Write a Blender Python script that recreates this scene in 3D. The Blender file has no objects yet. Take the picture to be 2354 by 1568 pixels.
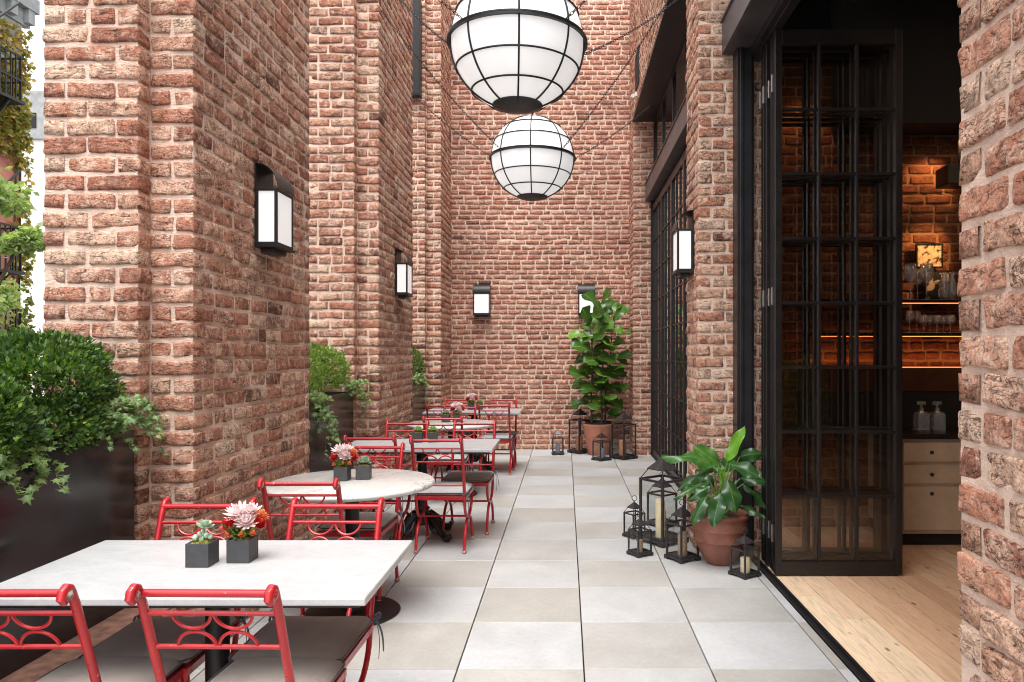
import bpy, math, random
import numpy as np
from mathutils import Vector, Matrix
R = math.radians
rnd = random.Random(11)
rng = np.random.default_rng(7)
scene = bpy.context.scene
col = scene.collection

H = 1.506            # eye height
F = 1681.0           # focal length and picture measures below are in pixels of a 2353 wide picture
def at(u, v, Y): return Vector(((u-1300)/F*Y, Y, H-(v-813)/F*Y))

# ------------------------------------------------------------------ noise
_T = rng.random((32, 32, 32, 3)).astype(np.float32)*2-1
def noise3(P, scale):
    Q = P*scale
    i = np.floor(Q).astype(np.int64); f = (Q-i).astype(np.float32); f = f*f*(3-2*f)
    i0 = i & 31; i1 = (i+1) & 31
    fx, fy, fz = f[:, 0:1], f[:, 1:2], f[:, 2:3]
    g = lambda a, b, c: _T[a[:, 0], b[:, 1], c[:, 2]]
    x00 = g(i0, i0, i0)*(1-fx)+g(i1, i0, i0)*fx
    x10 = g(i0, i1, i0)*(1-fx)+g(i1, i1, i0)*fx
    x01 = g(i0, i0, i1)*(1-fx)+g(i1, i0, i1)*fx
    x11 = g(i0, i1, i1)*(1-fx)+g(i1, i1, i1)*fx
    return (x00*(1-fy)+x10*fy)*(1-fz)+(x01*(1-fy)+x11*fy)*fz

# ------------------------------------------------------------------ materials
def newmat(name):
    m = bpy.data.materials.new(name); m.use_nodes = True
    nt = m.node_tree; nt.nodes.clear()
    out = nt.nodes.new('ShaderNodeOutputMaterial')
    return m, nt, out
class NT:
    def __init__(s, nt): s.nt = nt
    def n(s, t, **k):
        x = s.nt.nodes.new(t)
        for a, b in k.items(): setattr(x, a, b)
        return x
    def l(s, a, b): s.nt.links.new(a, b)
    def obj(s, scale=(1, 1, 1)):
        tc = s.n('ShaderNodeTexCoord'); mp = s.n('ShaderNodeMapping')
        mp.inputs['Scale'].default_value = scale
        s.l(tc.outputs['Object'], mp.inputs['Vector']); return mp.outputs['Vector']
    def noise(s, vec, scale, detail=4, rough=.55, dist=0):
        x = s.n('ShaderNodeTexNoise'); s.l(vec, x.inputs['Vector'])
        x.inputs['Scale'].default_value = scale; x.inputs['Detail'].default_value = detail
        x.inputs['Roughness'].default_value = rough; x.inputs['Distortion'].default_value = dist
        return x.outputs['Fac']
    def ramp(s, fac, stops, interp='LINEAR'):
        x = s.n('ShaderNodeValToRGB'); s.l(fac, x.inputs['Fac']); cr = x.color_ramp; cr.interpolation = interp
        while len(cr.elements) < len(stops): cr.elements.new(.5)
        for e, (p, c) in zip(cr.elements, stops):
            e.position = p; e.color = (c, c, c, 1) if isinstance(c, (int, float)) else (*c, 1)
        return x.outputs['Color']
    def mix(s, fac, a, b, mode='MIX'):
        x = s.n('ShaderNodeMix', data_type='RGBA', blend_type=mode)
        for k, v in ((0, fac), (6, a), (7, b)):
            if isinstance(v, bpy.types.NodeSocket): s.l(v, x.inputs[k])
            elif k == 0: x.inputs[0].default_value = v
            else: x.inputs[k].default_value = (*v, 1)
        return x.outputs[2]
    def math(s, op, a, b=0.):
        x = s.n('ShaderNodeMath', operation=op)
        for k, v in ((0, a), (1, b)):
            if isinstance(v, bpy.types.NodeSocket): s.l(v, x.inputs[k])
            else: x.inputs[k].default_value = v
        return x.outputs[0]
    def bump(s, h, strength, dist, nrm=None):
        x = s.n('ShaderNodeBump'); s.l(h, x.inputs['Height'])
        x.inputs['Strength'].default_value = strength; x.inputs['Distance'].default_value = dist
        if nrm: s.l(nrm, x.inputs['Normal'])
        return x.outputs['Normal']
    def bsdf(s, color, rough, metal=0, nrm=None, spec=.5, **k):
        b = s.n('ShaderNodeBsdfPrincipled')
        for key, v in (('Base Color', color), ('Roughness', rough), ('Metallic', metal), ('Specular IOR Level', spec)):
            if isinstance(v, bpy.types.NodeSocket): s.l(v, b.inputs[key])
            elif key == 'Base Color': b.inputs[key].default_value = (*v, 1)
            else: b.inputs[key].default_value = v
        if nrm: s.l(nrm, b.inputs['Normal'])
        for a, v in k.items(): b.inputs[a.replace('_', ' ')].default_value = v
        return b.outputs[0]
    def attr(s, name):
        a = s.n('ShaderNodeAttribute', attribute_name=name); sp = s.n('ShaderNodeSeparateColor')
        s.l(a.outputs['Color'], sp.inputs[0]); return sp.outputs

def simple(name, color, rough=.5, metal=0, var=.12, vs=14, bump=0, bs=80, spec=.5):
    m, nt, out = newmat(name); k = NT(nt); v = k.obj()
    f = k.noise(v, vs, 5, .6)
    lo = tuple(c*(1-var*1.6) for c in color); hi = tuple(min(1, c*(1+var*1.6)) for c in color)
    c = k.ramp(f, [(.3, lo), (.7, hi)])
    rr = k.math('ADD', k.math('MULTIPLY', k.noise(v, vs*2, 3), .25), rough-.12)
    nr = k.bump(k.noise(v, bs, 6, .65), bump, .003) if bump else None
    k.l(k.bsdf(c, rr, metal, nr, spec), out.inputs[0]); return m

def brick_mat(name, tones, mortar, sandy, sand_amt=.5):
    m, nt, out = newmat(name); k = NT(nt)
    a = k.attr('bcol')
    tc = k.n('ShaderNodeTexCoord')
    off = k.n('ShaderNodeCombineXYZ'); k.l(k.math('MULTIPLY', a[1], 9.), off.inputs[0]); k.l(k.math('MULTIPLY', a[0], 5.), off.inputs[2])
    add = k.n('ShaderNodeVectorMath', operation='ADD'); k.l(tc.outputs['Object'], add.inputs[0]); k.l(off.outputs[0], add.inputs[1])
    v = add.outputs[0]
    st = k.n('ShaderNodeVectorMath', operation='MULTIPLY'); k.l(v, st.inputs[0]); st.inputs[1].default_value = (1, 1, 2.6)
    base = k.ramp(a[0], [(i/(len(tones)-1), t) for i, t in enumerate(tones)])
    mott = k.noise(v, 17, 8, .74, .8)
    crease = k.noise(st.outputs[0], 16, 6, .7, 2.2)
    fine = k.noise(v, 130, 5, .7)
    thr = k.math('ADD', mott, k.math('MULTIPLY', k.math('SUBTRACT', a[1], .5), .14))
    sf = k.math('MULTIPLY', k.ramp(thr, [(.46, 0.), (.60, 1.)]), sand_amt)
    c = k.mix(sf, base, sandy)
    drk = k.noise(v, 13, 6, .75, 1.2)
    c = k.mix(k.ramp(drk, [(.50, 0.), (.62, .62)]), c, (.155, .064, .043))
    c = k.mix(k.ramp(crease, [(.38, .85), (.46, 0.)]), c, (.075, .032, .022))  # shade inside the creases, put into the colour on top of the bump
    fl = k.math('ABSOLUTE', k.math('SUBTRACT', k.noise(st.outputs[0], 9, 4, .6, 1.6), .5))
    lm = k.math('MULTIPLY', k.ramp(fl, [(.0, .95), (.035, 0.)]), k.ramp(k.noise(v, 7, 3), [(.44, 0.), (.56, 1.)]))
    c = k.mix(lm, c, (.07, .030, .021))  # thin fold lines darkened in colour, for shade the bump hardly gives
    c = k.mix(1., c, k.ramp(fine, [(.32, .55), (.68, 1.32)]), 'MULTIPLY')
    mn = k.noise(tc.outputs['Object'], 9, 6, .65); mf = k.noise(tc.outputs['Object'], 160, 3, .6)
    mc = k.mix(k.ramp(mn, [(.35, 0.), (.7, 1.)]), tuple(x*.84 for x in mortar), tuple(min(.95, x*1.05) for x in mortar))
    mc = k.mix(1., mc, k.ramp(mf, [(.3, .86), (.7, 1.1)]), 'MULTIPLY')
    # mortar smeared thinly over the brick arrises
    edge = k.math('MULTIPLY', k.ramp(k.noise(tc.outputs['Object'], 30, 5, .7), [(.50, 0.), (.72, 1.)]), .30)
    mfac = k.math('MAXIMUM', a[2], edge)
    cc = k.mix(mfac, c, mc)
    # big weathering
    big = k.noise(tc.outputs['Object'], 1.1, 3, .5)
    cc = k.mix(1., cc, k.ramp(big, [(.3, .90), (.7, 1.08)]), 'MULTIPLY')
    hgt = k.math('ADD', k.math('MULTIPLY', crease, 1.0), k.math('ADD', k.math('MULTIPLY', fine, .35), k.math('MULTIPLY', mott, .6)))
    nr = k.bump(hgt, .9, .016)
    k.l(k.bsdf(cc, .9, 0, nr, .2), out.inputs[0]); return m

TONES = [(.16, .065, .045), (.35, .135, .086), (.47, .187, .118), (.56, .235, .148), (.64, .30, .195), (.73, .42, .28), (.80, .57, .42)]
M = {}
M['brick'] = brick_mat('handmade_brick', TONES, (.95, .69, .56), (.93, .65, .49), .76)
M['brick_back'] = brick_mat('handmade_brick_back', [(.21, .085, .060), (.43, .168, .116), (.55, .222, .156), (.63, .28, .195), (.70, .36, .255), (.78, .49, .37)], (.90, .66, .53), (.88, .58, .43), .68)
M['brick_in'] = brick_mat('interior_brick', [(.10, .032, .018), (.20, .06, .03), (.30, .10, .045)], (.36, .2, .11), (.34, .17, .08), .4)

def red_mat():
    m, nt, out = newmat('chipped_red_paint'); k = NT(nt)
    tc = k.n('ShaderNodeTexCoord'); oi = k.n('ShaderNodeObjectInfo')
    add = k.n('ShaderNodeVectorMath', operation='ADD'); k.l(tc.outputs['Object'], add.inputs[0])
    ml = k.math('MULTIPLY', oi.outputs['Random'], 37.); cx = k.n('ShaderNodeCombineXYZ'); k.l(ml, cx.inputs[0]); k.l(cx.outputs[0], add.inputs[1])
    v = add.outputs[0]
    n1 = k.noise(v, 7, 4, .6); n2 = k.noise(v, 55, 6, .75, .8); n3 = k.noise(v, 5, 2)
    a = k.attr('tone')
    base = k.ramp(n1, [(.3, (.34, .008, .014)), (.7, (.50, .014, .019))])
    th = k.math('ADD', n2, k.math('ADD', k.math('MULTIPLY', a[2], .24), k.math('MULTIPLY', k.math('SUBTRACT', n3, .5), .12)))
    chip = k.ramp(th, [(.70, 0.), (.715, 1.)])
    chipc = k.ramp(k.noise(v, 90, 3), [(.4, (.62, .56, .5)), (.62, (.16, .15, .15))])
    c = k.mix(chip, base, chipc)
    r = k.ramp(k.noise(v, 30, 4), [(.3, .26), (.7, .42)])
    k.l(k.bsdf(c, r, 0, k.bump(chip, -.5, .001), .5, Coat_Weight=.25, Coat_Roughness=.15), out.inputs[0]); return m
M['red'] = red_mat()

def fabric(name, c):
    m, nt, out = newmat(name); k = NT(nt); v = k.obj()
    w = k.noise(v, 420, 3, .6); b = k.noise(v, 6, 4)
    cc = k.mix(1., k.ramp(b, [(.3, tuple(x*.85 for x in c)), (.7, tuple(x*1.12 for x in c))]), k.ramp(w, [(.3, .75), (.7, 1.2)]), 'MULTIPLY')
    k.l(k.bsdf(cc, .92, 0, k.bump(w, .5, .002), .25, Sheen_Weight=.35), out.inputs[0]); return m
M['cushion_dark'] = fabric('taupe_canvas', (.34, .285, .25))
M['cushion_lit'] = fabric('lit_taupe_canvas', (.54, .53, .52))  # same canvas made paler: bright sky sheen put into its colour
M['tie'] = fabric('slate_ribbon', (.09, .10, .13))
M['piping'] = fabric('dark_piping', (.06, .052, .05))

def marble(name, veins, lo, hi, vc, rough):
    m, nt, out = newmat(name); k = NT(nt); v = k.obj((1, 1.7, 1))
    n = k.noise(v, 4.0, 9, .68, 1.6); f = k.noise(v, 2.2, 8, .6, 2.5)
    line = k.math('ABSOLUTE', k.math('SUBTRACT', f, .5))
    vf = k.math('MULTIPLY', k.ramp(line, [(0., 1.), (.022, 0.)]), k.ramp(k.noise(v, 1.8, 3), [(.44, 0.), (.6, veins)]))
    c = k.ramp(n, [(.3, lo), (.65, hi)])
    c = k.mix(vf, c, vc)
    sp = k.noise(v, 70, 4, .6)
    c = k.mix(1., c, k.ramp(sp, [(.35, .94), (.6, 1.03)]), 'MULTIPLY')
    k.l(k.bsdf(c, rough, 0, k.bump(sp, .05, .001), .5), out.inputs[0]); return m
M['marble'] = marble('white_carrara', .6, (.41, .42, .43), (.52, .52, .52), (.40, .41, .43), .30)
M['marble_veined'] = marble('veined_cream_marble', .85, (.50, .49, .46), (.60, .59, .56), (.16, .15, .15), .24)

M['iron'] = simple('black_iron', (.018, .017, .018), .42, .3, .2, 20, .15, 60)
M['steel'] = simple('painted_dark_steel', (.022, .020, .022), .38, .25, .18, 6, .05, 40)
M['steel_door'] = simple('door_steel', (.015, .012, .012), .36, .15, .15, 9)
M['lintel'] = simple('weathered_steel_plate', (.105, .10, .108), .40, .4, .22, 3, .05, 30)
M['planter'] = simple('glossy_black_planter', (.012, .011, .013), .20, 0, .3, 3, .12, 9, .6)
M['potblack'] = simple('charcoal_ceramic', (.045, .045, .048), .5, 0, .12, 30, .1, 150)
M['lantern'] = simple('bronze_black_metal', (.05, .044, .046), .38, .4, .2, 25, .1, 90)
M['terra_a'] = simple('orange_terracotta', (.42, .165, .105), .75, 0, .10, 6, .15, 90)
M['terra_b'] = simple('brown_glazed_terracotta', (.25, .094, .064), .5, 0, .22, 7, .2, 60)
M['soil'] = simple('soil', (.03, .02, .014), .95, 0, .4, 60, .8, 90)
M['moss'] = simple('moss', (.20, .19, .035), .95, 0, .5, 120, 1., 160)
M['wax'] = simple('cream_wax', (.78, .66, .42), .5, 0, .04, 20)
M['wax_tan'] = simple('tan_wax', (.45, .20, .10), .6, 0, .2, 60)
M['wax_grey'] = simple('grey_wax', (.20, .21, .24), .6, 0, .2, 60)
M['white_render'] = simple('white_painted_brick', (.78, .77, .74), .9, 0, .05, 3, .4, 12)
M['stone_trim'] = simple('grey_stone_trim', (.36, .37, .37), .8, 0, .15, 4, .3, 20)
M['ext_brick'] = simple('red_street_brick', (.55, .22, .16), .9, 0, .2, 3, .6, 18)
M['dark_wall'] = simple('dark_interior_paint', (.012, .010, .010), .7, 0, .2, 3)
M['bark'] = simple('bark', (.10, .07, .05), .9, 0, .3, 12, .8, 30)
M['cabinet'] = simple('pale_oak_cabinet', (.52, .40, .29), .55, 0, .10, 5, .1, 30)
M['counter'] = simple('dark_counter', (.02, .016, .014), .22, 0, .2, 10)
M['bar_wood'] = simple('brown_bar_wood', (.07, .025, .012), .4, 0, .2, 6)
M['asphalt'] = simple('street_ground', (.12, .12, .12), .9, 0, .2, 2)
M['brass'] = simple('hinge_steel', (.25, .22, .2), .35, .9, .1, 20)

def speck_mat():
    m, nt, out = newmat('gold_flecked_votive'); k = NT(nt); v = k.obj()
    f = k.ramp(k.noise(v, 120, 3, .7), [(.48, 0.), (.54, 1.)])
    k.l(k.bsdf(k.mix(f, (.25, .24, .24), (.60, .36, .12)), .35, .2), out.inputs[0]); return m
M['speck'] = speck_mat()

def glass_mat(name, tint=(1, 1, 1), ior=1.5, boost=1.0, rough=0.0):
    m, nt, out = newmat(name); k = NT(nt)
    fr = k.n('ShaderNodeFresnel'); fr.inputs[0].default_value = ior
    t = k.n('ShaderNodeBsdfTransparent'); t.inputs[0].default_value = (*tint, 1)
    g = k.n('ShaderNodeBsdfGlossy'); g.inputs['Roughness'].default_value = rough
    mx = k.n('ShaderNodeMixShader'); ge = k.n('ShaderNodeNewGeometry'); fb = k.math('MULTIPLY', fr.outputs[0], k.math('SUBTRACT', 1., ge.outputs['Backfacing'])); nd = k.math('MINIMUM', k.math('MULTIPLY', fb, boost), 1.)
    k.l(nd, mx.inputs[0]); k.l(t.outputs[0], mx.inputs[1]); k.l(g.outputs[0], mx.inputs[2]); k.l(mx.outputs[0], out.inputs[0]); return m
M['glass'] = glass_mat('window_glass', (.98, .975, .965), 1.5, 2.0)
M['lantern_glass'] = glass_mat('lantern_glass', (.95, .96, .96), 1.45)
M['crystal'] = glass_mat('drinking_glass', (.93, .93, .93), 1.7, 2.2)
def brighten_glass():
    nt = M['crystal'].node_tree; k = NT(nt); out = [n for n in nt.nodes if n.type == 'OUTPUT_MATERIAL'][0]; src = out.inputs[0].links[0].from_socket
    d = k.n('ShaderNodeBsdfPrincipled'); d.inputs['Base Color'].default_value = (.8, .8, .8, 1); d.inputs['Roughness'].default_value = .15
    mx = k.n('ShaderNodeMixShader'); mx.inputs[0].default_value = .16; k.l(src, mx.inputs[1]); k.l(d.outputs[0], mx.inputs[2]); k.l(mx.outputs[0], out.inputs[0])  # pale diffuse share brightens the glass, standing in for light refracted at its edges
brighten_glass()

def opal(name, e):
    m, nt, out = newmat(name); k = NT(nt); v = k.obj()
    c = k.ramp(k.noise(v, 3, 3), [(.3, (.72, .72, .73)), (.7, (.76, .76, .76))])
    b = k.n('ShaderNodeBsdfPrincipled'); k.l(c, b.inputs['Base Color']); b.inputs['Roughness'].default_value = .18
    b.inputs['Emission Color'].default_value = (1, .985, .97, 1); b.inputs['Emission Strength'].default_value = e
    k.l(b.outputs[0], out.inputs[0]); return m
M['opal'] = opal('opal_globe_glass', .19)
M['opal_lamp'] = opal('opal_lamp_glass', .16)
def emit(name, c, s):
    m, nt, out = newmat(name); k = NT(nt); e = k.n('ShaderNodeEmission'); e.inputs[0].default_value = (*c, 1); e.inputs[1].default_value = s
    k.l(e.outputs[0], out.inputs[0]); return m
M['led'] = emit('warm_led_strip', (1, .22, .05), 1.1)
M['bulb'] = emit('warm_bulb', (1, .62, .3), 9)

def leaf_mat(name, dark, mid, light, vein, rough=.42, trans=.3, tt=(1.5, 1.6, .6)):
    m, nt, out = newmat(name); k = NT(nt); a = k.attr('tone')
    n = k.noise(k.obj(), 30, 3)
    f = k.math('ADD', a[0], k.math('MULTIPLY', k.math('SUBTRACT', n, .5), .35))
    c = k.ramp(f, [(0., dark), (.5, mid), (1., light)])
    c = k.mix(a[1], c, vein)
    b = k.bsdf(c, rough, 0, None, .45)
    t = k.n('ShaderNodeBsdfTranslucent'); k.l(k.mix(1., c, tt, 'MULTIPLY'), t.inputs[0])
    mx = k.n('ShaderNodeMixShader'); mx.inputs[0].default_value = trans
    k.l(b, mx.inputs[1]); k.l(t.outputs[0], mx.inputs[2]); k.l(mx.outputs[0], out.inputs[0]); return m
M['box'] = leaf_mat('boxwood_leaves', (.020, .050, .014), (.065, .14, .030), (.26, .38, .08), (.2, .3, .1), .38)
M['ivy'] = leaf_mat('ivy_leaves', (.05, .11, .03), (.11, .22, .06), (.32, .46, .13), (.45, .55, .3), .45)
M['fig'] = leaf_mat('fig_leaves', (.035, .10, .016), (.075, .18, .024), (.17, .33, .045), (.30, .42, .12), .30, .22)
M['tropic'] = leaf_mat('paddle_leaves', (.016, .055, .016), (.035, .115, .026), (.17, .42, .03), (.16, .32, .07), .28, .22)
M['tree'] = leaf_mat('street_tree_leaves', (.20, .28, .12), (.33, .43, .19), (.54, .62, .34), (.4, .5, .2), .7, .45)
M['creeper'] = leaf_mat('creeper_leaves', (.10, .12, .03), (.26, .26, .06), (.58, .38, .15), (.4, .4, .2), .6, .35)
M['succ'] = leaf_mat('succulent_leaves', (.13, .20, .13), (.28, .38, .27), (.55, .66, .52), (.6, .5, .5), .55, .05)
M['succ_green'] = leaf_mat('green_succulent_leaves', (.12, .24, .07), (.30, .45, .14), (.60, .72, .35), (.6, .5, .4), .55, .08)
M['stemgreen'] = simple('green_stem', (.16, .28, .05), .5, 0, .2, 20)
M['petal_pink'] = leaf_mat('pink_white_petals', (.66, .30, .31), (.80, .60, .60), (.87, .82, .81), (.8, .3, .3), .6, .2, (1, .95, .95))
M['petal_red'] = leaf_mat('red_petals', (.30, .008, .012), (.55, .015, .02), (.75, .05, .05), (.8, .1, .1), .55, .15, (1.2, .6, .6))
M['petal_orange'] = leaf_mat('orange_petals', (.45, .07, .03), (.68, .18, .06), (.80, .35, .14), (.8, .4, .2), .6, .15, (1.2, .9, .6))

def tile_mat():
    m, nt, out = newmat('porcelain_pavers'); k = NT(nt); a = k.attr('tone'); v = k.obj()
    c = k.mix(a[0], (.415, .395, .362), (.505, .512, .518))
    off = k.n('ShaderNodeVectorMath', operation='ADD'); k.l(v, off.inputs[0])
    cx = k.n('ShaderNodeCombineXYZ'); k.l(k.math('MULTIPLY', a[1], 23.), cx.inputs[0]); k.l(k.math('MULTIPLY', a[1], 11.), cx.inputs[2]); k.l(cx.outputs[0], off.inputs[1])
    n1 = k.noise(off.outputs[0], 2.2, 6, .62, .5); n2 = k.noise(off.outputs[0], 40, 5, .65)
    c = k.mix(1., c, k.ramp(n1, [(.3, .84), (.68, 1.07)]), 'MULTIPLY')
    c = k.mix(1., c, k.ramp(n2, [(.3, .91), (.7, 1.05)]), 'MULTIPLY')
    # foot-worn stains
    s = k.ramp(k.noise(v, 1.3, 7, .7, 1.), [(.50, 0.), (.72, .38)])
    c = k.mix(s, c, (.38, .35, .31))
    k.l(k.bsdf(c, k.ramp(n1, [(.3, .42), (.7, .62)]), 0, k.bump(n2, .12, .002), .45), out.inputs[0]); return m
M['tile'] = tile_mat()

def wood_mat():
    m, nt, out = newmat('knotty_oak_planks'); k = NT(nt); a = k.attr('tone')
    tc = k.n('ShaderNodeTexCoord'); off = k.n('ShaderNodeVectorMath', operation='ADD'); k.l(tc.outputs['Object'], off.inputs[0])
    cx = k.n('ShaderNodeCombineXYZ'); k.l(k.math('MULTIPLY', a[1], 40.), cx.inputs[1]); k.l(k.math('MULTIPLY', a[0], 17.), cx.inputs[0]); k.l(cx.outputs[0], off.inputs[1])
    mp = k.n('ShaderNodeMapping'); mp.inputs['Scale'].default_value = (14, 1.2, 1); k.l(off.outputs[0], mp.inputs[0])
    g = k.noise(mp.outputs[0], 3, 8, .62, 1.2)
    base = k.ramp(a[0], [(0., (.52, .27, .15)), (.5, (.76, .49, .31)), (1., (.90, .69, .48))])
    c = k.mix(1., base, k.ramp(g, [(.3, .72), (.5, 1.), (.7, 1.12)]), 'MULTIPLY')
    mp2 = k.n('ShaderNodeMapping'); mp2.inputs['Scale'].default_value = (2.2, 1, 1); k.l(off.outputs[0], mp2.inputs[0])
    vo = k.n('ShaderNodeTexVoronoi'); vo.inputs['Scale'].default_value = 4.6; k.l(mp2.outputs[0], vo.inputs['Vector'])
    kn = k.ramp(vo.outputs['Distance'], [(.07, 1.), (.16, 0.)])
    c = k.mix(k.math('MULTIPLY', kn, .85), c, (.10, .045, .022))
    k.l(k.bsdf(c, .42, 0, k.bump(g, .1, .002), .4), out.inputs[0]); return m
M['wood'] = wood_mat()

# ------------------------------------------------------------------ mesh builder
class MB:
    def __init__(s): s.v = []; s.f = []; s.c = []; s.t = (.5, 0., 0.)
    def add(s, vs, fs, c=None):
        o = len(s.v); s.v += [tuple(p) for p in vs]; s.f += [tuple(i+o for i in f) for f in fs]
        s.c += list(c) if c is not None else [s.t]*len(vs)
    def box(s, x0, x1, y0, y1, z0, z1, mat=None):
        vs = [(x, y, z) for z in (z0, z1) for y in (y0, y1) for x in (x0, x1)]
        if mat is not None: vs = [tuple(mat @ Vector(p)) for p in vs]
        s.add(vs, [(0, 2, 3, 1), (4, 5, 7, 6), (0, 1, 5, 4), (2, 6, 7, 3), (0, 4, 6, 2), (1, 3, 7, 5)])
    def tube(s, pts, r, seg=10, closed=False, flat=1.0, cap=True):
        P = [Vector(p) for p in pts]; n = len(P)
        rr = r if isinstance(r, (list, tuple)) else [r]*n
        T = []
        for i in range(n):
            a = P[(i-1) % n] if (closed or i > 0) else P[i]; b = P[(i+1) % n] if (closed or i < n-1) else P[i]
            t = b-a; T.append(t.normalized() if t.length > 1e-9 else Vector((0, 0, 1)))
        up = Vector((0, 0, 1)) if abs(T[0].z) < .9 else Vector((1, 0, 0))
        N = (up-T[0]*up.dot(T[0])).normalized(); vs = []
        for i in range(n):
            N = N-T[i]*N.dot(T[i]); N = N.normalized() if N.length > 1e-6 else T[i].orthogonal().normalized()
            B = T[i].cross(N)
            for j in range(seg):
                a = 2*math.pi*j/seg; vs.append(P[i]+N*(math.cos(a)*rr[i]*flat)+B*(math.sin(a)*rr[i]))
        fs = []; m = n if closed else n-1
        for i in range(m):
            for j in range(seg):
                a = i*seg+j; b = i*seg+(j+1) % seg; i2 = (i+1) % n
                fs.append((a, b, i2*seg+(j+1) % seg, i2*seg+j))
        if cap and not closed:
            fs.append(tuple(range(seg-1, -1, -1))); fs.append(tuple((n-1)*seg+j for j in range(seg)))
        s.add(vs, fs)
    def lathe(s, prof, seg=32, center=(0, 0, 0), axis=None, closed_ends=True):
        vs = []; cx, cy, cz = center
        for r, z in prof:
            for j in range(seg):
                a = 2*math.pi*j/seg; vs.append((cx+r*math.cos(a), cy+r*math.sin(a), cz+z))
        fs = []
        for i in range(len(prof)-1):
            for j in range(seg):
                fs.append((i*seg+j, i*seg+(j+1) % seg, (i+1)*seg+(j+1) % seg, (i+1)*seg+j))
        if closed_ends:
            if prof[0][0] > 1e-4: fs.append(tuple(range(seg-1, -1, -1)))
            if prof[-1][0] > 1e-4: fs.append(tuple((len(prof)-1)*seg+j for j in range(seg)))
        s.add(vs, fs)
    def torus(s, center, normal, Rr, r, seg=28, s2=8, flat=1.0, arc=None):
        n = Vector(normal).normalized(); a = n.orthogonal().normalized(); b = n.cross(a); c = Vector(center)
        s.tube([c+a*(Rr*math.cos(t))+b*(Rr*math.sin(t)) for t in [2*math.pi*i/seg for i in range(seg)]], r, s2, True, flat)
    def ball(s, c, rx, ry=None, rz=None, nu=14, nv=9):
        ry = ry or rx; rz = rz or rx; vs = [(c[0], c[1], c[2]-rz)]
        for i in range(1, nv):
            th = math.pi*i/nv
            for j in range(nu):
                ph = 2*math.pi*j/nu
                vs.append((c[0]+rx*math.sin(th)*math.cos(ph), c[1]+ry*math.sin(th)*math.sin(ph), c[2]-rz*math.cos(th)))
        vs.append((c[0], c[1], c[2]+rz)); fs = []
        for j in range(nu): fs.append((0, 1+(j+1) % nu, 1+j))
        for i in range(nv-2):
            for j in range(nu):
                a = 1+i*nu+j; b = 1+i*nu+(j+1) % nu; fs.append((a, b, b+nu, a+nu))
        L = len(vs)-1
        for j in range(nu): fs.append((1+(nv-2)*nu+j, 1+(nv-2)*nu+(j+1) % nu, L))
        s.add(vs, fs)
    def build(s, name, mat, parent=None, smooth=True, angle=35, bevel=0, loc=None, rotz=None):
        me = bpy.data.meshes.new(name); me.from_pydata(s.v, [], s.f); me.materials.append(mat)
        ca = me.color_attributes.new('tone', 'FLOAT_COLOR', 'POINT')
        arr = np.ones((len(s.v), 4), np.float32); arr[:, :3] = np.array(s.c, np.float32).reshape(-1, 3); ca.data.foreach_set('color', arr.ravel())
        if smooth:
            me.polygons.foreach_set('use_smooth', [True]*len(me.polygons))
            if angle: me.set_sharp_from_angle(angle=R(angle))
        me.update()
        o = bpy.data.objects.new(name, me); col.objects.link(o); o.parent = parent
        if loc: o.location = loc
        if rotz is not None: o.rotation_euler = (0, 0, rotz)
        if bevel:
            b = o.modifiers.new('edge', 'BEVEL'); b.width = bevel; b.segments = 2; b.limit_method = 'ANGLE'; b.angle_limit = R(40)
        return o

def fast_mesh(name, V, Fq, attr, attrname, mat, parent=None, smooth=True):
    me = bpy.data.meshes.new(name)
    n = len(Fq); k = Fq.shape[1]
    me.vertices.add(len(V)); me.vertices.foreach_set('co', V.astype(np.float32).ravel())
    me.loops.add(n*k); me.loops.foreach_set('vertex_index', Fq.astype(np.int32).ravel())
    me.polygons.add(n); me.polygons.foreach_set('loop_start', np.arange(0, n*k, k, dtype=np.int32))
    me.polygons.foreach_set('loop_total', np.full(n, k, np.int32))
    me.polygons.foreach_set('use_smooth', np.full(n, smooth, bool))
    me.update(calc_edges=True)
    ca = me.color_attributes.new(attrname, 'FLOAT_COLOR', 'POINT')
    a4 = np.ones((len(V), 4), np.float32); a4[:, :3] = attr; ca.data.foreach_set('color', a4.ravel())
    me.materials.append(mat); o = bpy.data.objects.new(name, me); col.objects.link(o); o.parent = parent
    return o

def tag(o, label=None, cat=None, group=None, kind=None):
    if label: o['label'] = label
    if cat: o['category'] = cat
    if group: o['group'] = group
    if kind: o['kind'] = kind
    return o
def empty(name, loc, rz=0, label=None, cat=None, group=None):
    o = bpy.data.objects.new(name, None); col.objects.link(o); o.location = loc; o.rotation_euler = (0, 0, rz)
    o.empty_display_size = .1
    return tag(o, label, cat, group)
def copy_tree(o, parent=None):
    c = o.copy(); col.objects.link(c); c.parent = parent
    for ch in list(o.children): copy_tree(ch, c)
    return c

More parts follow.
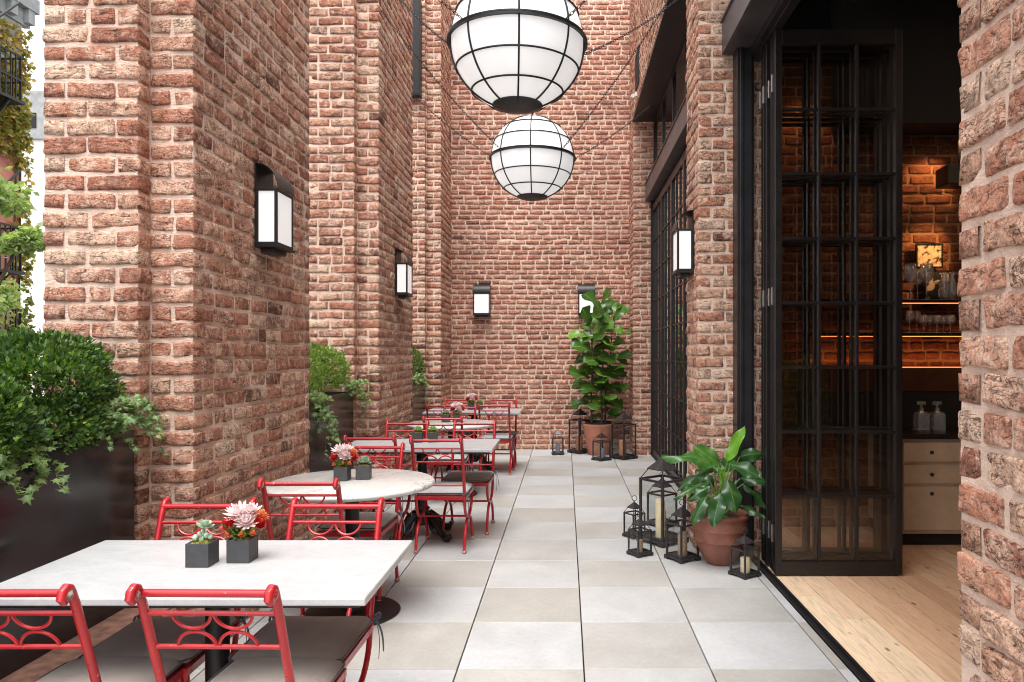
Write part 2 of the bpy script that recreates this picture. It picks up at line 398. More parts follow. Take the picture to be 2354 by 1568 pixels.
# ------------------------------------------------------------------ bricks
_tpl = {}
def template(nx, ny, nz):
    key = (nx, ny, nz)
    if key in _tpl: return _tpl[key]
    idx = {}; pts = []
    def vid(i, j, k):
        if (i, j, k) not in idx: idx[(i, j, k)] = len(pts); pts.append((i, j, k))
        return idx[(i, j, k)]
    fs = []
    for i in range(nx):
        for j in range(ny): fs.append((vid(i, j, 0), vid(i+1, j, 0), vid(i+1, j+1, 0), vid(i, j+1, 0)))
    for j in range(ny):
        for k in range(nz):
            fs.append((vid(0, j, k+1), vid(0, j, k), vid(0, j+1, k), vid(0, j+1, k+1)))
            fs.append((vid(nx, j, k), vid(nx, j, k+1), vid(nx, j+1, k+1), vid(nx, j+1, k)))
    for i in range(nx):
        for k in range(nz):
            fs.append((vid(i, ny, k), vid(i+1, ny, k), vid(i+1, ny, k+1), vid(i, ny, k+1)))
            fs.append((vid(i, 0, k+1), vid(i+1, 0, k+1), vid(i+1, 0, k), vid(i, 0, k)))
    P = np.array(pts, np.float32)
    def mp(t, n):
        t = t/n
        return t if n < 4 else np.clip(.5+(t-.5)*1.0+ .035*np.sin((t-.5)*2*math.pi), 0, 1)
    P[:, 0] = mp(P[:, 0], nx); P[:, 1] = mp(P[:, 1], ny); P[:, 2] = P[:, 2]/nz
    _tpl[key] = (P, np.array(fs, np.int64)); return _tpl[key]

STR, HDR, JT = .205, .098, .014
def run_bricks(L, k, s_out, e_out, sp, ep, r, flem=.14):
    a, b = 0., L
    if s_out and (k+sp) % 2: a = HDR+JT
    if e_out and (k+ep) % 2: b = L-HDR-JT
    res = []
    if b-a < .04: return res
    x = a; first = True
    while x < b-.02:
        l = STR*r.uniform(.95, 1.05)
        if first and not s_out and k % 2: l = HDR*r.uniform(.95, 1.1)
        elif r.random() < flem: l = HDR*r.uniform(.95, 1.15)
        first = False
        rem = b-x
        if rem < l+JT+.055: l = rem if rem < .27 else (rem-JT)/2
        res.append((x, min(l, rem))); x += l+JT*r.uniform(.75, 1.35)
    return res

def brick_faces(name, faces, course, mat, parent=None, z0=0., amp=1.0, seed=1, mort_in=.007, pal=1.):
    """faces: (p0, p1, s_out, e_out, sp, ep, ztop, zbot) plan points with outward normal = dir x z"""
    r = random.Random(seed); groups = {}
    VV, FF, AA = [], [], []; base = 0
    for (p0, p1, so, eo, sp, ep, zt, zb) in faces:
        p0 = np.array([*p0, 0.]); p1 = np.array([*p1, 0.]); L = float(np.linalg.norm(p1-p0)); u = (p1-p0)/L
        n = np.array([u[1], -u[0], 0.]); nc = int(math.ceil((zt-zb)/course-1e-6)); vis = n[1] < .5 and n[0] > -.5 or (n[0] < -.5 and p0[0] > 0)
        for k in range(nc):
            z = zb+k*course; h = min(course, zt-z)-JT*r.uniform(.7, 1.2)
            if h < .02: continue
            for (x, l) in run_bricks(L, k, so, eo, sp, ep, r):
                c = p0+u*(x+l/2); Y = max(c[1], .5); v = 813-(z-H)*F/Y
                if not vis or v < -90 or c[1] < 1.3 and c[0] > 0: key = (2, 1, 1)
                elif Y < 2.2 : key = (18, 8, 3)
                elif Y < 5.3: key = (12, 5, 3)
                elif Y < 8: key = (9, 4, 2)
                else: key = (7, 3, 1)
                tone = min(1, max(0, r.gauss(.50, .12))); 
                if r.random() < .06: tone = r.uniform(0, .12)
                if r.random() < .10: tone = r.uniform(.85, 1)
                groups.setdefault(key, []).append((*(p0+u*x), z+r.uniform(-.0015, .0015)+JT*.4, *u, *n, l, h, r.gauss(0, .0016)*amp, tone*pal, r.random(), r.uniform(-.02, .02), r.uniform(-.03, .03)))
        # mortar sheet
        st = .05 if vis else .3
        q0 = p0+u*(mort_in if so else -mort_in*1.6); L2 = L-(mort_in if so else -mort_in*1.6)-(mort_in if eo else -mort_in*1.6)
        nu = max(1, int(L2/st)); nz = max(1, int((zt-zb)/st))
        gu, gz = np.meshgrid(np.linspace(0, L2, nu+1), np.linspace(zb, zt, nz+1))
        P = q0[None, :]+gu.ravel()[:, None]*u[None, :]-n[None, :]*mort_in; P[:, 2] = gz.ravel()
        if vis: P = P+noise3(P, 9.)*.0022+noise3(P+5, 24.)*.0012
        i, j = np.meshgrid(np.arange(nu), np.arange(nz)); a = (j*(nu+1)+i).ravel()
        FF.append(np.stack([a, a+1, a+nu+2, a+nu+1], 1)+base); VV.append(P); A = np.zeros((len(P), 3), np.float32); A[:, 2] = 1; AA.append(A); base += len(P)
    for key, B in groups.items():
        B = np.array(B); P, fs = template(*key); N = len(B); m = len(P)
        u = B[:, 4:7]; nn = B[:, 7:10]
        org = np.stack([B[:, 0], B[:, 1], B[:, 3]], 1); l = B[:, 10]; h = B[:, 11]
        D = np.full(N, HDR)
        loc = np.stack([P[None, :, 0]*l[:, None], P[None, :, 2]*D[:, None], P[None, :, 1]*h[:, None]], 2)  # along, depth, up
        half = np.stack([l/2, D/2, h/2], 1)[:, None, :]
        c = loc-half; rr = np.minimum(.011, half*.5)
        q = np.clip(c, -(half-rr), half-rr); q[:, :, 1] = np.where(c[:, :, 1] > 0, c[:, :, 1], q[:, :, 1])
        d = c-q; dl = np.linalg.norm(d/rr, axis=2, keepdims=True); d = np.where(dl > 1, d/np.maximum(dl, 1e-6), d); c = q+d
        c[:, :, 2] += c[:, :, 0]*B[:, 15][:, None]; c[:, :, 1] += c[:, :, 0]*B[:, 16][:, None]
        loc = c+half; loc[:, :, 1] -= B[:, 12][:, None]+.002
        W = org[:, None, :]+loc[:, :, 0:1]*u[:, None, :]-loc[:, :, 1:2]*nn[:, None, :]; W[:, :, 2] += loc[:, :, 2]
        W = W.reshape(-1, 3); S = W+np.repeat(B[:, 14]*13, m)[:, None]
        W = W+noise3(S, 9.)*.0050*amp+noise3(S+3, 26.)*.0042*amp
        if key[0] > 5: W = W+noise3(S+9, 65.)*.0018*amp
        A = np.zeros((N*m, 3), np.float32); A[:, 0] = np.repeat(B[:, 13], m); A[:, 1] = np.repeat(B[:, 14], m)
        FF.append((fs[None]+(np.arange(N)*m)[:, None, None]).reshape(-1, 4)+base); VV.append(W); AA.append(A); base += len(W)
    return fast_mesh(name, np.concatenate(VV), np.concatenate(FF), np.concatenate(AA), 'bcol', mat, parent)

def poly_faces(pts, zt, zb=0., closed=True, zts=None):
    n = len(pts); faces = []
    def convex(i):
        a, b, c = pts[(i-1) % n], pts[i], pts[(i+1) % n]
        return (b[0]-a[0])*(c[1]-b[1])-(b[1]-a[1])*(c[0]-b[0]) > 0
    m = n if closed else n-1
    for i in range(m):
        so = convex(i) if closed or i > 0 else False; eo = convex((i+1) % n) if closed or i < m-1 else False
        faces.append((pts[i], pts[(i+1) % n], so, eo, i % 2, 1-(((i+1) % n) % 2), (zts[i] if zts else zt), zb))
    return faces

# ================================================================== SETTING
ZT = 7.0
# street far below and paved terrace
g = MB(); g.box(-400, 400, -400, 900, -4.3, -4.0); tag(g.build('street', M['asphalt'], smooth=False), kind='structure')
sub = MB(); sub.box(-2.55, 1.36, -3.2, 11.9, -.30, -.024); tag(sub.build('terrace_base', M['dark_wall'], smooth=False), kind='structure')
t = MB(); xs = [-.52+.61*k for k in range(-4, 5)]; r0 = 4.103-.61*12
for i in range(-4, 4):
    x0 = -.518+.605*i; x1 = x0+.605
    if i == 3: x1 = 1.355
    if x0 > 1.3: continue
    if i == -4: x0 = -2.5
    for j in range(-12, 13):
        y0 = 4.103+.61*j; y1 = min(y0+.61, 11.6)
        if y1-y0 < .05: continue
        lt = (i+j) % 2
        tone = min(1, max(0, rnd.gauss(.88 if lt else .14, .16)))
        t.t = (tone, rnd.random(), 0); dz = rnd.uniform(-.0008, .0008)
        gx, gy = .0034, .0017
        b = .002
        X0, X1, Y0, Y1 = x0+gx, x1-gx, y0+gy, y1-gy
        vs = [(X0, Y0, -.02), (X1, Y0, -.02), (X1, Y1, -.02), (X0, Y1, -.02), (X0, Y0, -b+dz), (X1, Y0, -b+dz), (X1, Y1, -b+dz), (X0, Y1, -b+dz),
              (X0+b, Y0+b, dz), (X1-b, Y0+b, dz), (X1-b, Y1-b, dz), (X0+b, Y1-b, dz)]
        t.add(vs, [(0, 1, 5, 4), (1, 2, 6, 5), (2, 3, 7, 6), (3, 0, 4, 7), (4, 5, 9, 8), (5, 6, 10, 9), (6, 7, 11, 10), (7, 4, 8, 11), (8, 9, 10, 11)])
tag(t.build('terrace_floor', M['tile'], smooth=False), kind='structure')

# ---- left piers
def left_pier(y, L, seed, label, zt=ZT):
    pts = [(-2.46, y-.10), (-2.01, y-.10), (-2.01, y), (-1.80, y), (-1.80, y+L), (-2.46, y+L)]
    o = brick_faces('brick_pier', poly_faces(pts, zt), .0872, M['brick'], seed=seed)
    tag(o, label, 'brick pier', 'brick piers along the street side')
    return o
left_pier(3.54, 1.61, 3, 'nearest tall stepped brick pier on the left, with the largest wall lantern', 5.6)
left_pier(7.05, 1.57, 4, 'second stepped brick pier on the left, seen beyond the first round table', 6.6)
left_pier(10.56, 1.08, 5, 'farthest left brick pier, running into the end wall')
# ---- end wall
o = brick_faces('brick_wall', [((-2.46, 11.5), (1.6, 11.5), False, False, 0, 0, 7.2, 0.)], .0785, M['brick_back'], seed=9, amp=.8)
tag(o, 'tall flat brick wall closing the far end of the terrace, two lanterns on it', 'brick wall')
# ---- right side piers
o = brick_faces('brick_pier', poly_faces([(1.0, 1.868), (1.0, -.8), (1.42, -.8), (1.42, 1.868)], 5.2), .0915, M['brick'], seed=12, amp=1.0, pal=1.32)
tag(o, 'rough brick pier filling the right edge of the picture, closest to the camera', 'brick pier')
o = brick_faces('brick_pier', poly_faces([(1.0, 5.54), (1.56, 5.54), (1.56, 6.08), (1.0, 6.08)], 5.6), .0872, M['brick'], seed=13, pal=1.32)
tag(o, 'brick pier on the right between the open folding doors and the closed glass doors', 'brick pier')
o = brick_faces('brick_pier', poly_faces([(1.0, 10.86), (1.56, 10.86), (1.56, 11.49), (1.0, 11.49)], ZT), .083, M['brick_back'], seed=14, pal=1.4)
tag(o, 'pale brick pier in the far right corner behind the tall fig plant', 'brick pier')
o = brick_faces('brick_wall', [((1.0, 10.86), (1.0, 6.08), False, False, 0, 0, ZT, 4.965)], .0872, M['brick'], seed=15, pal=1.32)
tag(o, 'upper brick wall above the dark steel beam over the closed glass doors', 'brick wall')
o = brick_faces('brick_wall', [((1.0, 5.54), (1.0, 1.868), False, False, 0, 0, 5.2, 4.965)], .09, M['brick'], seed=16)
tag(o, 'upper brick wall above the opening with the folding doors', 'brick wall')

# ---- planter ledges, planters
def ledge(y0, y1, seed, label):
    m = brick_faces('brick_ledge', [((-1.80, y0), (-1.80, y1), False, False, 0, 0, .335, 0.)], .0837, M['brick'], seed=seed, pal=.8)
    k = MB(); k.box(-2.5, -1.806, y0, y1, .33, .348); k.build('coping', M['ledge_top'], m, bevel=.003)
    tag(m, label, 'brick ledge', 'low brick ledges under the planters')
M['ledge_top'] = simple('worn_brick_coping', (.20, .10, .07), .9, 0, .3, 20, .6, 40)
ledge(.6, 3.43, 21, 'low brick ledge below the near black planter at the left edge')
ledge(5.16, 6.94, 22, 'low brick ledge below the middle black planter')
ledge(8.63, 10.45, 23, 'low brick ledge below the farthest black planter')
def planter(y0, y1, label):
    e = empty('planter_box', (-2.24, (y0+y1)/2, .348), 0, label, 'planter', 'long black planters between the piers')
    w, l, h = .235, (y1-y0)/2, .80
    m = MB(); th = .012
    m.box(-w, -w+th, -l, l, 0, h); m.box(w-th, w, -l, l, 0, h); m.box(-w+th, w-th, -l, -l+th, 0, h); m.box(-w+th, w-th, l-th, l, 0, h); m.box(-w+th, w-th, -l+th, l-th, 0, .01)
    m.build('box_body', M['planter'], e, bevel=.002)
    m = MB(); m.box(-w+th+.001, w-th-.001, -l+th+.001, l-th-.001, .012, h-.05); m.build('soil', M['soil'], e)
planter(1.3, 3.40, 'large glossy black planter at the left edge beside the front table')
planter(5.2, 6.91, 'glossy black planter between the first and second left piers')
planter(8.68, 10.42, 'glossy black planter behind the far round table, between the second and third piers')

# ---- leaves
def frame(d, up=Vector((0, 0, 1))):
    d = d.normalized(); s = d.cross(up); s = s.normalized() if s.length > 1e-4 else d.orthogonal().normalized()
    return d, s, s.cross(d).normalized()
def cloud(P, D, size, wid, tone, seed, twist=.8):
    """small folded leaves: P base points, D directions"""
    g = np.random.default_rng(seed); n = len(P); D = D/np.linalg.norm(D, axis=1, keepdims=True)
    rnd_ = g.normal(size=(n, 3)); S = np.cross(D, rnd_); S /= np.linalg.norm(S, axis=1, keepdims=True); N = np.cross(S, D)
    sz = (size*g.uniform(.7, 1.25, n))[:, None]
    a = P; tip = P+D*sz; mid = P+D*sz*.5
    l = mid+S*sz*wid+N*sz*.10; r_ = mid-S*sz*wid+N*sz*.10
    V = np.stack([a, l, tip, r_], 1).reshape(-1, 3)
    i = np.arange(n)*4; Fq = np.concatenate([np.stack([i, i+2, i+1], 1), np.stack([i, i+3, i+2], 1)])
    A = np.zeros((n*4, 3), np.float32); A[:, 0] = np.repeat(tone, 4); A[:, 1] = 0
    return V, Fq, A
def shell_points(c, r, n, seed, lo=.72, lump=.26, zmin=-.6):
    g = np.random.default_rng(seed); d = g.normal(size=(n, 3)); d /= np.linalg.norm(d, axis=1, keepdims=True)
    d = d[d[:, 2] > zmin]; k = len(d)
    rad = g.uniform(lo, 1.0, k)**.7*(1+noise3(d+seed, 2.3)[:, 0]*lump+noise3(d+seed, 6.)[:, 0]*lump*.5)
    return np.array(c)+d*rad[:, None]*np.array(r), d, g
def shrub(name, label, lumps, mat, size, wid, dens, cat, group, base, seed, stems=6, tonemid=.45):
    e = empty(name, base, 0, label, cat, group); V, Q, A = [], [], []; b = 0
    for li, (c, r, n) in enumerate(lumps):
        P, d, g = shell_points(c, r, int(n*dens), seed+li)
        # tufts: leaves fan around shared twig directions
        tw = noise3(P, 22.)*.7
        D = d*np.array([1, 1, 1])+np.array([0, 0, .55])+tw+g.normal(size=P.shape)*.42
        tone = np.clip(g.normal(tonemid, .2, len(P))+.18*noise3(P, 9.)[:, 0], 0, 1)
        v, q, a = cloud(P-np.array(base), D, size, wid, tone, seed+li); V.append(v); Q.append(q+b); A.append(a); b += len(v)
    fast_mesh('foliage', np.concatenate(V), np.concatenate(Q), np.concatenate(A), 'tone', mat, e, smooth=False)
    m = MB(); rr = random.Random(seed)
    for (c, r, n) in lumps:
        for k in range(stems):
            p = Vector((c[0]+rr.uniform(-.3, .3)*r[0]-base[0], c[1]+rr.uniform(-.3, .3)*r[1]-base[1], 0))
            q = Vector((c[0]+rr.uniform(-.7, .7)*r[0]-base[0], c[1]+rr.uniform(-.7, .7)*r[1]-base[1], c[2]+rr.uniform(.1, .6)*r[2]-base[2]))
            m.tube([p, p.lerp(q, .5)+Vector((rr.uniform(-.02, .02), rr.uniform(-.02, .02), 0)), q], [.006, .005, .003], 6)
    m.build('stem', M['bark'], e)
    return e
G1 = 'clipped boxwood shrubs in the planters'
shrub('boxwood_shrub', 'large round boxwood shrub in the near planter beside the first pier', [((-2.22, 3.08, 1.36), (.25, .30, .225), 10000), ((-2.18, 3.0, 1.19), (.23, .36, .12), 4500)], M['box'], .025, .34, 1., 'shrub', G1, (-2.22, 3.08, 1.10), 31)
shrub('boxwood_shrub', 'smaller boxwood shrub cut off by the left edge of the photo', [((-2.16, 2.62, 1.24), (.21, .22, .20), 7500), ((-2.18, 2.3, 1.24), (.2, .3, .18), 3500)], M['box'], .024, .34, 1., 'shrub', G1, (-2.16, 2.62, 1.10), 32)
shrub('boxwood_shrub', 'bright green round boxwood shrub in the middle planter', [((-2.22, 6.50, 1.33), (.25, .30, .24), 6000)], M['box'], .030, .24, 1., 'shrub', G1, (-2.22, 6.5, 1.10), 33, tonemid=.88)
shrub('boxwood_shrub', 'boxwood shrub in the middle planter, mostly hidden behind the first pier', [((-2.22, 5.92, 1.33), (.25, .27, .23), 3500)], M['box'], .032, .24, 1., 'shrub', G1, (-2.22, 5.92, 1.10), 34, tonemid=.88)
shrub('boxwood_shrub', 'distant boxwood shrub in the farthest planter beside the second pier', [((-2.2, 10.0, 1.34), (.24, .30, .26), 3500)], M['box'], .036, .26, 1., 'shrub', G1, (-2.2, 10.0, 1.10), 35, tonemid=.6)

def ivy_leaf(m, p, d, n, s, tone):
    d, sd, up = frame(Vector(d), Vector(n)); out = [(0, 0), (.35, .12), (.62, .0), (.34, .34), (.42, .62), (.16, .52), (0, 1.)]
    L = [Vector(p)+(sd*(x*s)+d*(y*s)+up*(-.18*abs(x)*s)) for x, y in out]; Rr = [Vector(p)+(sd*(-x*s)+d*(y*s)+up*(-.18*abs(x)*s)) for x, y in out]
    mid = Vector(p)+d*(s*.42)+up*(s*.05)
    o = len(m.v); vs = L+Rr[1:-1]+[mid]; c = [(tone, 0, 0)]*len(vs); c[-1] = (tone, .45, 0); c[0] = (tone, .5, 0)
    ring = [0, 1, 2, 3, 4, 5, 6, 11, 10, 9, 8, 7]; M_ = 12
    m.add(vs, [(ring[i], ring[(i+1) % 12], M_) for i in range(12)], c)
def ivy(label, base, runs, size, seed, bright=.45, group='trailing ivy on the planter rims'):
    e = empty('ivy_plant', base, 0, label, 'ivy', group); st = MB(); lf = MB(); r = random.Random(seed); B = Vector(base)
    for pts in runs:
        P = [Vector(p)-B for p in pts]; Q = []
        for i in range(len(P)-1):
            for k in range(6): Q.append(P[i].lerp(P[i+1], k/6)+Vector((r.uniform(-1, 1), r.uniform(-1, 1), r.uniform(-1, 1)))*.006)
        Q.append(P[-1]); st.tube(Q, [.0022*(1-.5*i/len(Q)) for i in range(len(Q))], 5)
        for i in range(1, len(Q)):
            if r.random() < .8:
                s = size*r.uniform(.6, 1.15); d = Vector((r.uniform(.1, 1), r.uniform(-.9, .4), r.uniform(-1, .3)))
                off = Vector((r.uniform(0, 1), r.uniform(-1, .5), r.uniform(-.6, .6)))*size*.7
                st.tube([Q[i], Q[i]+off*.6, Q[i]+off], .0011, 4)
                ivy_leaf(lf, Q[i]+off, d, (r.uniform(.3, 1), r.uniform(-1, -.2), r.uniform(.2, 1)), s, min(1, max(0, r.gauss(bright, .25))))
    st.build('stem', M['stemgreen'], e); lf.build('foliage', M['ivy'], e, smooth=False)
rr = random.Random(5)
def trail(x, y, z, dx, dy, dz, n=4, j=.04):
    pts = [(x, y, z)]
    for k in range(1, n+1):
        f = k/n; pts.append((x+dx*f+rr.uniform(-j, j)*.6, y+dy*f+rr.uniform(-j, j), z+dz*f*f+.04*math.sin(f*3)+rr.uniform(-j, j)*.5))
    return pts
ivy('pale green ivy spilling over the near planter rim at the left edge', (-2.1, 2.55, 1.10),
    [trail(-2.1, 2.5+.06*k, 1.12, .13, rr.uniform(-.1, .12), rr.uniform(-.14, .0)) for k in range(8)], .042, 41, .62)
ivy('dark ivy hanging off the right end of the near planter over the first pier', (-2.1, 3.2, 1.10),
    [trail(-2.12+rr.uniform(0, .07), 3.05+.03*k, 1.15+rr.uniform(0, .1), rr.uniform(.10, .20), rr.uniform(.0, .10), rr.uniform(-.15, .16)) for k in range(16)], .033, 42, .35)
ivy('ivy strand hanging down the front of the middle planter', (-2.1, 6.0, 1.10),
    [trail(-2.05, 5.75+.06*k, 1.17, .10, rr.uniform(.0, .25), rr.uniform(-.55, -.1), 5) for k in range(6)], .050, 43, .6)
ivy('few ivy sprigs at the right end of the middle planter', (-2.1, 6.75, 1.10),
    [trail(-2.08, 6.75+.03*k, 1.2, .16, .18, rr.uniform(-.3, .15), 4) for k in range(5)], .050, 45, .6)
ivy('small ivy clump on the farthest planter', (-2.1, 9.9, 1.10),
    [trail(-2.08, 9.4+.12*k, 1.18, .12, rr.uniform(.0, .2), rr.uniform(-.4, .1), 4) for k in range(8)], .055, 44, .55)

# ================================================================== STEELWORK AND DOORS
def bay_steel(y0, y1, lab_a, lab_b):
    m = MB(); m.box(1.18, 1.196, y0, y1, 3.765, 4.0); m.box(1.196, 1.50, y0, y1, 3.765, 3.781); m.box(1.165, 1.30, y0, y1, 4.0, 4.012)
    o = m.build('steel_lintel', M['lintel'], smooth=False, bevel=.002); tag(o, lab_a, 'lintel')
    m = MB(); m.box(1.0-.012, 1.50, y0, y1, 4.94, 4.962); m.box(1.0-.012, 1.0-.002, y0, y1, 4.962, 4.99)
    o = m.build('steel_beam', M['steel'], smooth=False, bevel=.002); tag(o, lab_b, 'beam')
bay_steel(1.88, 5.53, 'dark steel channel lintel above the open folding doors, upper right', 'overhead steel beam above the folding door opening')
bay_steel(6.09, 10.85, 'dark steel channel lintel running above the closed glass doors', 'wide dark steel soffit beam high over the closed glass doors')

def panel(name, w, h, cols, rows, label, cat, group, loc, rz, th=.05, st=.046, thick_edge=True, handle=False):
    e = empty(name, loc, rz, label, cat, group)
    m = MB(); m.box(0, st, -th/2, th/2, .012, h); m.box(w-st, w, -th/2, th/2, .012, h)
    m.box(st, w-st, -th/2, th/2, .012, .10); m.box(st, w-st, -th/2, th/2, h-.10, h)
    f = m.build('door_frame', M['steel_door'], e, smooth=False, bevel=.003)
    g = MB(); iw = (w-2*st)/cols; ih = (h-.20)/rows
    for c in range(1, cols): x = st+iw*c; g.box(x-.0095, x+.0095, -.017, .017, .10, h-.10)
    for r_ in range(1, rows):
        z = .10+ih*r_
        for c in range(cols):
            a = st+iw*c+(.0095 if c else 0); b = st+iw*(c+1)-(.0095 if c < cols-1 else 0); g.box(a, b, -.015, .015, z-.0095, z+.0095)
    g.build('glazing_bars', M['steel_door'], e, smooth=False, bevel=.002)
    q = MB(); q.box(st-.002, w-st+.002, -.003, .003, .098, h-.098); q.build('glass', M['glass'], e, smooth=False)
    hg = MB()
    for z in (.28, 1.9, 3.35):
        hg.tube([(-.004, th/2+.008, z-.06), (-.004, th/2+.008, z+.06)], .009, 10); hg.tube([(-.004, th/2+.008, z-.02), (-.004, th/2+.008, z+.02)], .0105, 10)
    hg.build('hinge', M['brass'], e)
    return e
G2 = 'folding steel doors stacked open'
labs = ['foremost folded steel and glass door panel, its full face towards the camera', 'second panel of the folded door stack, just behind the foremost', 'third panel of the folded door stack', 'rearmost folded door panel, next to the brick pier']
for i, y in enumerate((4.965, 5.075, 5.185, 5.30)):
    panel('folding_door', .86, 3.70, 3, 8, labs[i], 'door', G2, (1.415+(.008 if i % 2 else 0), y, 0), 0)
G3 = 'closed glass doors beyond the pier'
labs = ['closed glass door panel farthest from the camera, next to the corner pier', 'second closed glass door panel counted from the far corner pier', 'middle closed glass door panel of the five', 'fourth closed glass door panel counted from the far corner pier', 'closed glass door panel hidden nearest the middle brick pier']
for i in range(5):
    y = 10.82-i*.945
    e = panel('glass_door', .935, 3.70, 3, 8, labs[i], 'door', G3, (1.31, y, 0), -math.pi/2)
# jambs and tracks
m = MB(); m.box(1.265, 1.375, 5.40, 5.537, 0.001, 3.765); m.box(1.285, 1.31, 5.385, 5.40, .001, 3.765); m.box(1.375, 1.40, 5.44, 5.50, .001, 3.765)
tag(m.build('door_jamb', M['steel'], smooth=False, bevel=.003), 'tall dark steel door jamb fixed to the middle brick pier', 'door jamb')
m = MB(); m.box(1.26, 1.38, 10.83, 10.857, .001, 3.765)
tag(m.build('door_jamb', M['steel'], smooth=False, bevel=.003), 'dark steel jamb at the far end of the closed glass doors', 'door jamb')
m = MB(); m.box(1.358, 1.372, .2, 5.38, -.02, .010); m.box(1.400, 1.414, .2, 5.38, -.02, .010); m.box(1.372, 1.400, .2, 5.38, -.02, -.008)
tag(m.build('door_track', M['steel'], smooth=False, bevel=.001), 'recessed dark steel floor track of the folding doors', 'door track')
m = MB(); m.box(1.26, 1.40, 6.09, 10.85, .0, .016)
tag(m.build('door_track', M['steel'], smooth=False, bevel=.001), 'dark sill track under the closed glass doors', 'door track')
m = MB(); m.box(1.40, 1.46, .2, 5.5, 3.70, 3.762); m.box(1.36, 1.40, .2, 5.5, 3.715, 3.762)
tag(m.build('head_track', M['steel'], smooth=False, bevel=.002), 'dark overhead track the folding doors hang from', 'door track')
# transoms
def transom(y0, y1, n, label):
    e = empty('transom_window', (1.33, (y0+y1)/2, 3.79), 0, label, 'window', 'transom windows')
    L = (y1-y0)/2; m = MB(); m.box(-.03, .03, -L, L, 0, .05); m.box(-.03, .03, -L, L, 1.10, 1.145); m.box(-.03, .03, -L, -L+.05, .05, 1.10); m.box(-.03, .03, L-.05, L, .05, 1.10)
    for k in range(1, n): y = -L+2*L*k/n; m.box(-.025, .025, y-.018, y+.018, .05, 1.10)
    m.build('window_frame', M['steel_door'], e, smooth=False, bevel=.002)
    q = MB(); q.box(-.003, .003, -L+.045, L-.045, .048, 1.102); q.build('glass', M['glass'], e, smooth=False)
transom(6.09, 10.85, 5, 'transom window above the closed glass doors')
transom(1.88, 5.53, 4, 'transom window above the folding door opening')
# vent and small fittings
e = empty('wall_vent', (.997, 10.15, 5.45), 0, 'small louvred vent high on the upper right brick wall', 'vent')
m = MB(); m.box(-.015, 0, -.21, -.18, -.24, .24); m.box(-.015, 0, .18, .21, -.24, .24); m.box(-.015, 0, -.18, .18, -.24, -.21); m.box(-.015, 0, -.18, .18, .21, .24); m.build('frame', M['iron'], e, smooth=False)
m = MB()
for k in range(9): y = -.16+.04*k; m.box(-.012, -.004, y-.006, y+.006, -.21, .21)
m.box(-.003, 0, -.18, .18, -.21, .21); m.build('louvre', M['iron'], e, smooth=False)
e = empty('security_camera', (.99, 10.2, 5.12), 0, 'tiny white camera on the upper right brick wall below the vent', 'camera')
m = MB(); m.box(-.02, 0, -.03, .03, -.03, .03); m.tube([(-.02, 0, 0), (-.06, 0, -.01)], .01, 8); m.build('bracket', M['white_render'], e)
m = MB(); m.tube([(-.06, .05, -.03), (-.06, -.08, -.045)], .027, 12); m.build('body', M['white_render'], e)
e = empty('wall_speaker', (-2.13, 10.40, 5.15), 0, 'tall narrow black steel box mounted high on the farthest left pier', 'wall box')
m = MB(); m.box(-.11, .08, -.09, .04, 0, 1.35); m.build('body', M['steel'], e, smooth=False, bevel=.006)
m = MB(); m.box(-.095, .065, -.096, -.091, .02, 1.33); m.build('front_panel', M['iron'], e, smooth=False)

# ================================================================== INTERIOR
def room_plant():
    e = empty('plant_tub', (2.35, 2.2, 0), 0, 'plant tub in the dining room, mirrored in the folded door glass', 'planter'); m = MB(); m.lathe([(0, .001), (.17, .001), (.21, .45), (.19, .45), (.18, .40), (0, .40)], 32, closed_ends=False); m.build('tub', M['terra_b'], e)
    shrub('room_shrub', 'leafy green shrub in the tub, mirrored in the folded door glass', [((2.35, 2.2, .95), (.36, .34, .45), 2600), ((2.6, 2.0, 1.1), (.2, .2, .3), 700)], M['box'], .07, .4, 1., 'shrub', 'shrub in the dining room', (2.35, 2.2, .40), 71, tonemid=.7)
room_plant()
t = MB(); x = 1.416; w = .165
while x < 7.2:
    y = -5-rnd.uniform(0, 1.5)
    while y < 11.2:
        l = rnd.uniform(1.0, 2.4); t.t = (min(1, max(0, rnd.gauss(.55, .38))), rnd.random(), 0)
        a, b = max(y, -5.), min(y+l, 11.2)
        if b > a: t.box(x+.0018, x+w-.0018, a+.001, b-.001, -.02, 0)
        y += l
    x += w
tag(t.build('wood_floor', M['wood'], smooth=False), kind='structure')
m = MB(); m.box(1.0, 7.3, -5.2, 11.4, -.2, -.03); tag(m.build('subfloor', M['dark_wall'], smooth=False), kind='structure')
m = MB(); m.box(1.5, 7.3, -5.2, 11.4, 4.99, 5.15); tag(m.build('ceiling', M['dark_wall'], smooth=False), kind='structure')
m = MB(); m.box(7.2, 7.35, -5.2, 11.4, 0, 4.98); tag(m.build('wall_side', M['dark_wall'], smooth=False), kind='structure')
m = MB(); m.box(1.45, 7.2, -5.2, -5.05, 0, 4.98); tag(m.build('wall_rear', M['dark_wall'], smooth=False), kind='structure')
m = MB(); m.box(1.44, 1.56, -5.05, 1.86, 0, 4.98); tag(m.build('wall_front', M['dark_wall'], smooth=False), kind='structure')
m = MB(); m.box(1.58, 7.2, 6.42, 6.6, 0, 4.98); m.box(1.58, 7.2, 11.2, 11.4, 0, 4.98); tag(m.build('wall_cross', M['dark_wall'], smooth=False), kind='structure')
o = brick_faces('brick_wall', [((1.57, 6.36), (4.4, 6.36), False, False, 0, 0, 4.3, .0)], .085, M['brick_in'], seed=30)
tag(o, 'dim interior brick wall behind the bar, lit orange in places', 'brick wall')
m = MB(); m.box(2.3, 7.2, 6.0, 6.34, 3.40, 4.98); tag(m.build('bulkhead', M['dark_wall'], smooth=False), kind='structure')
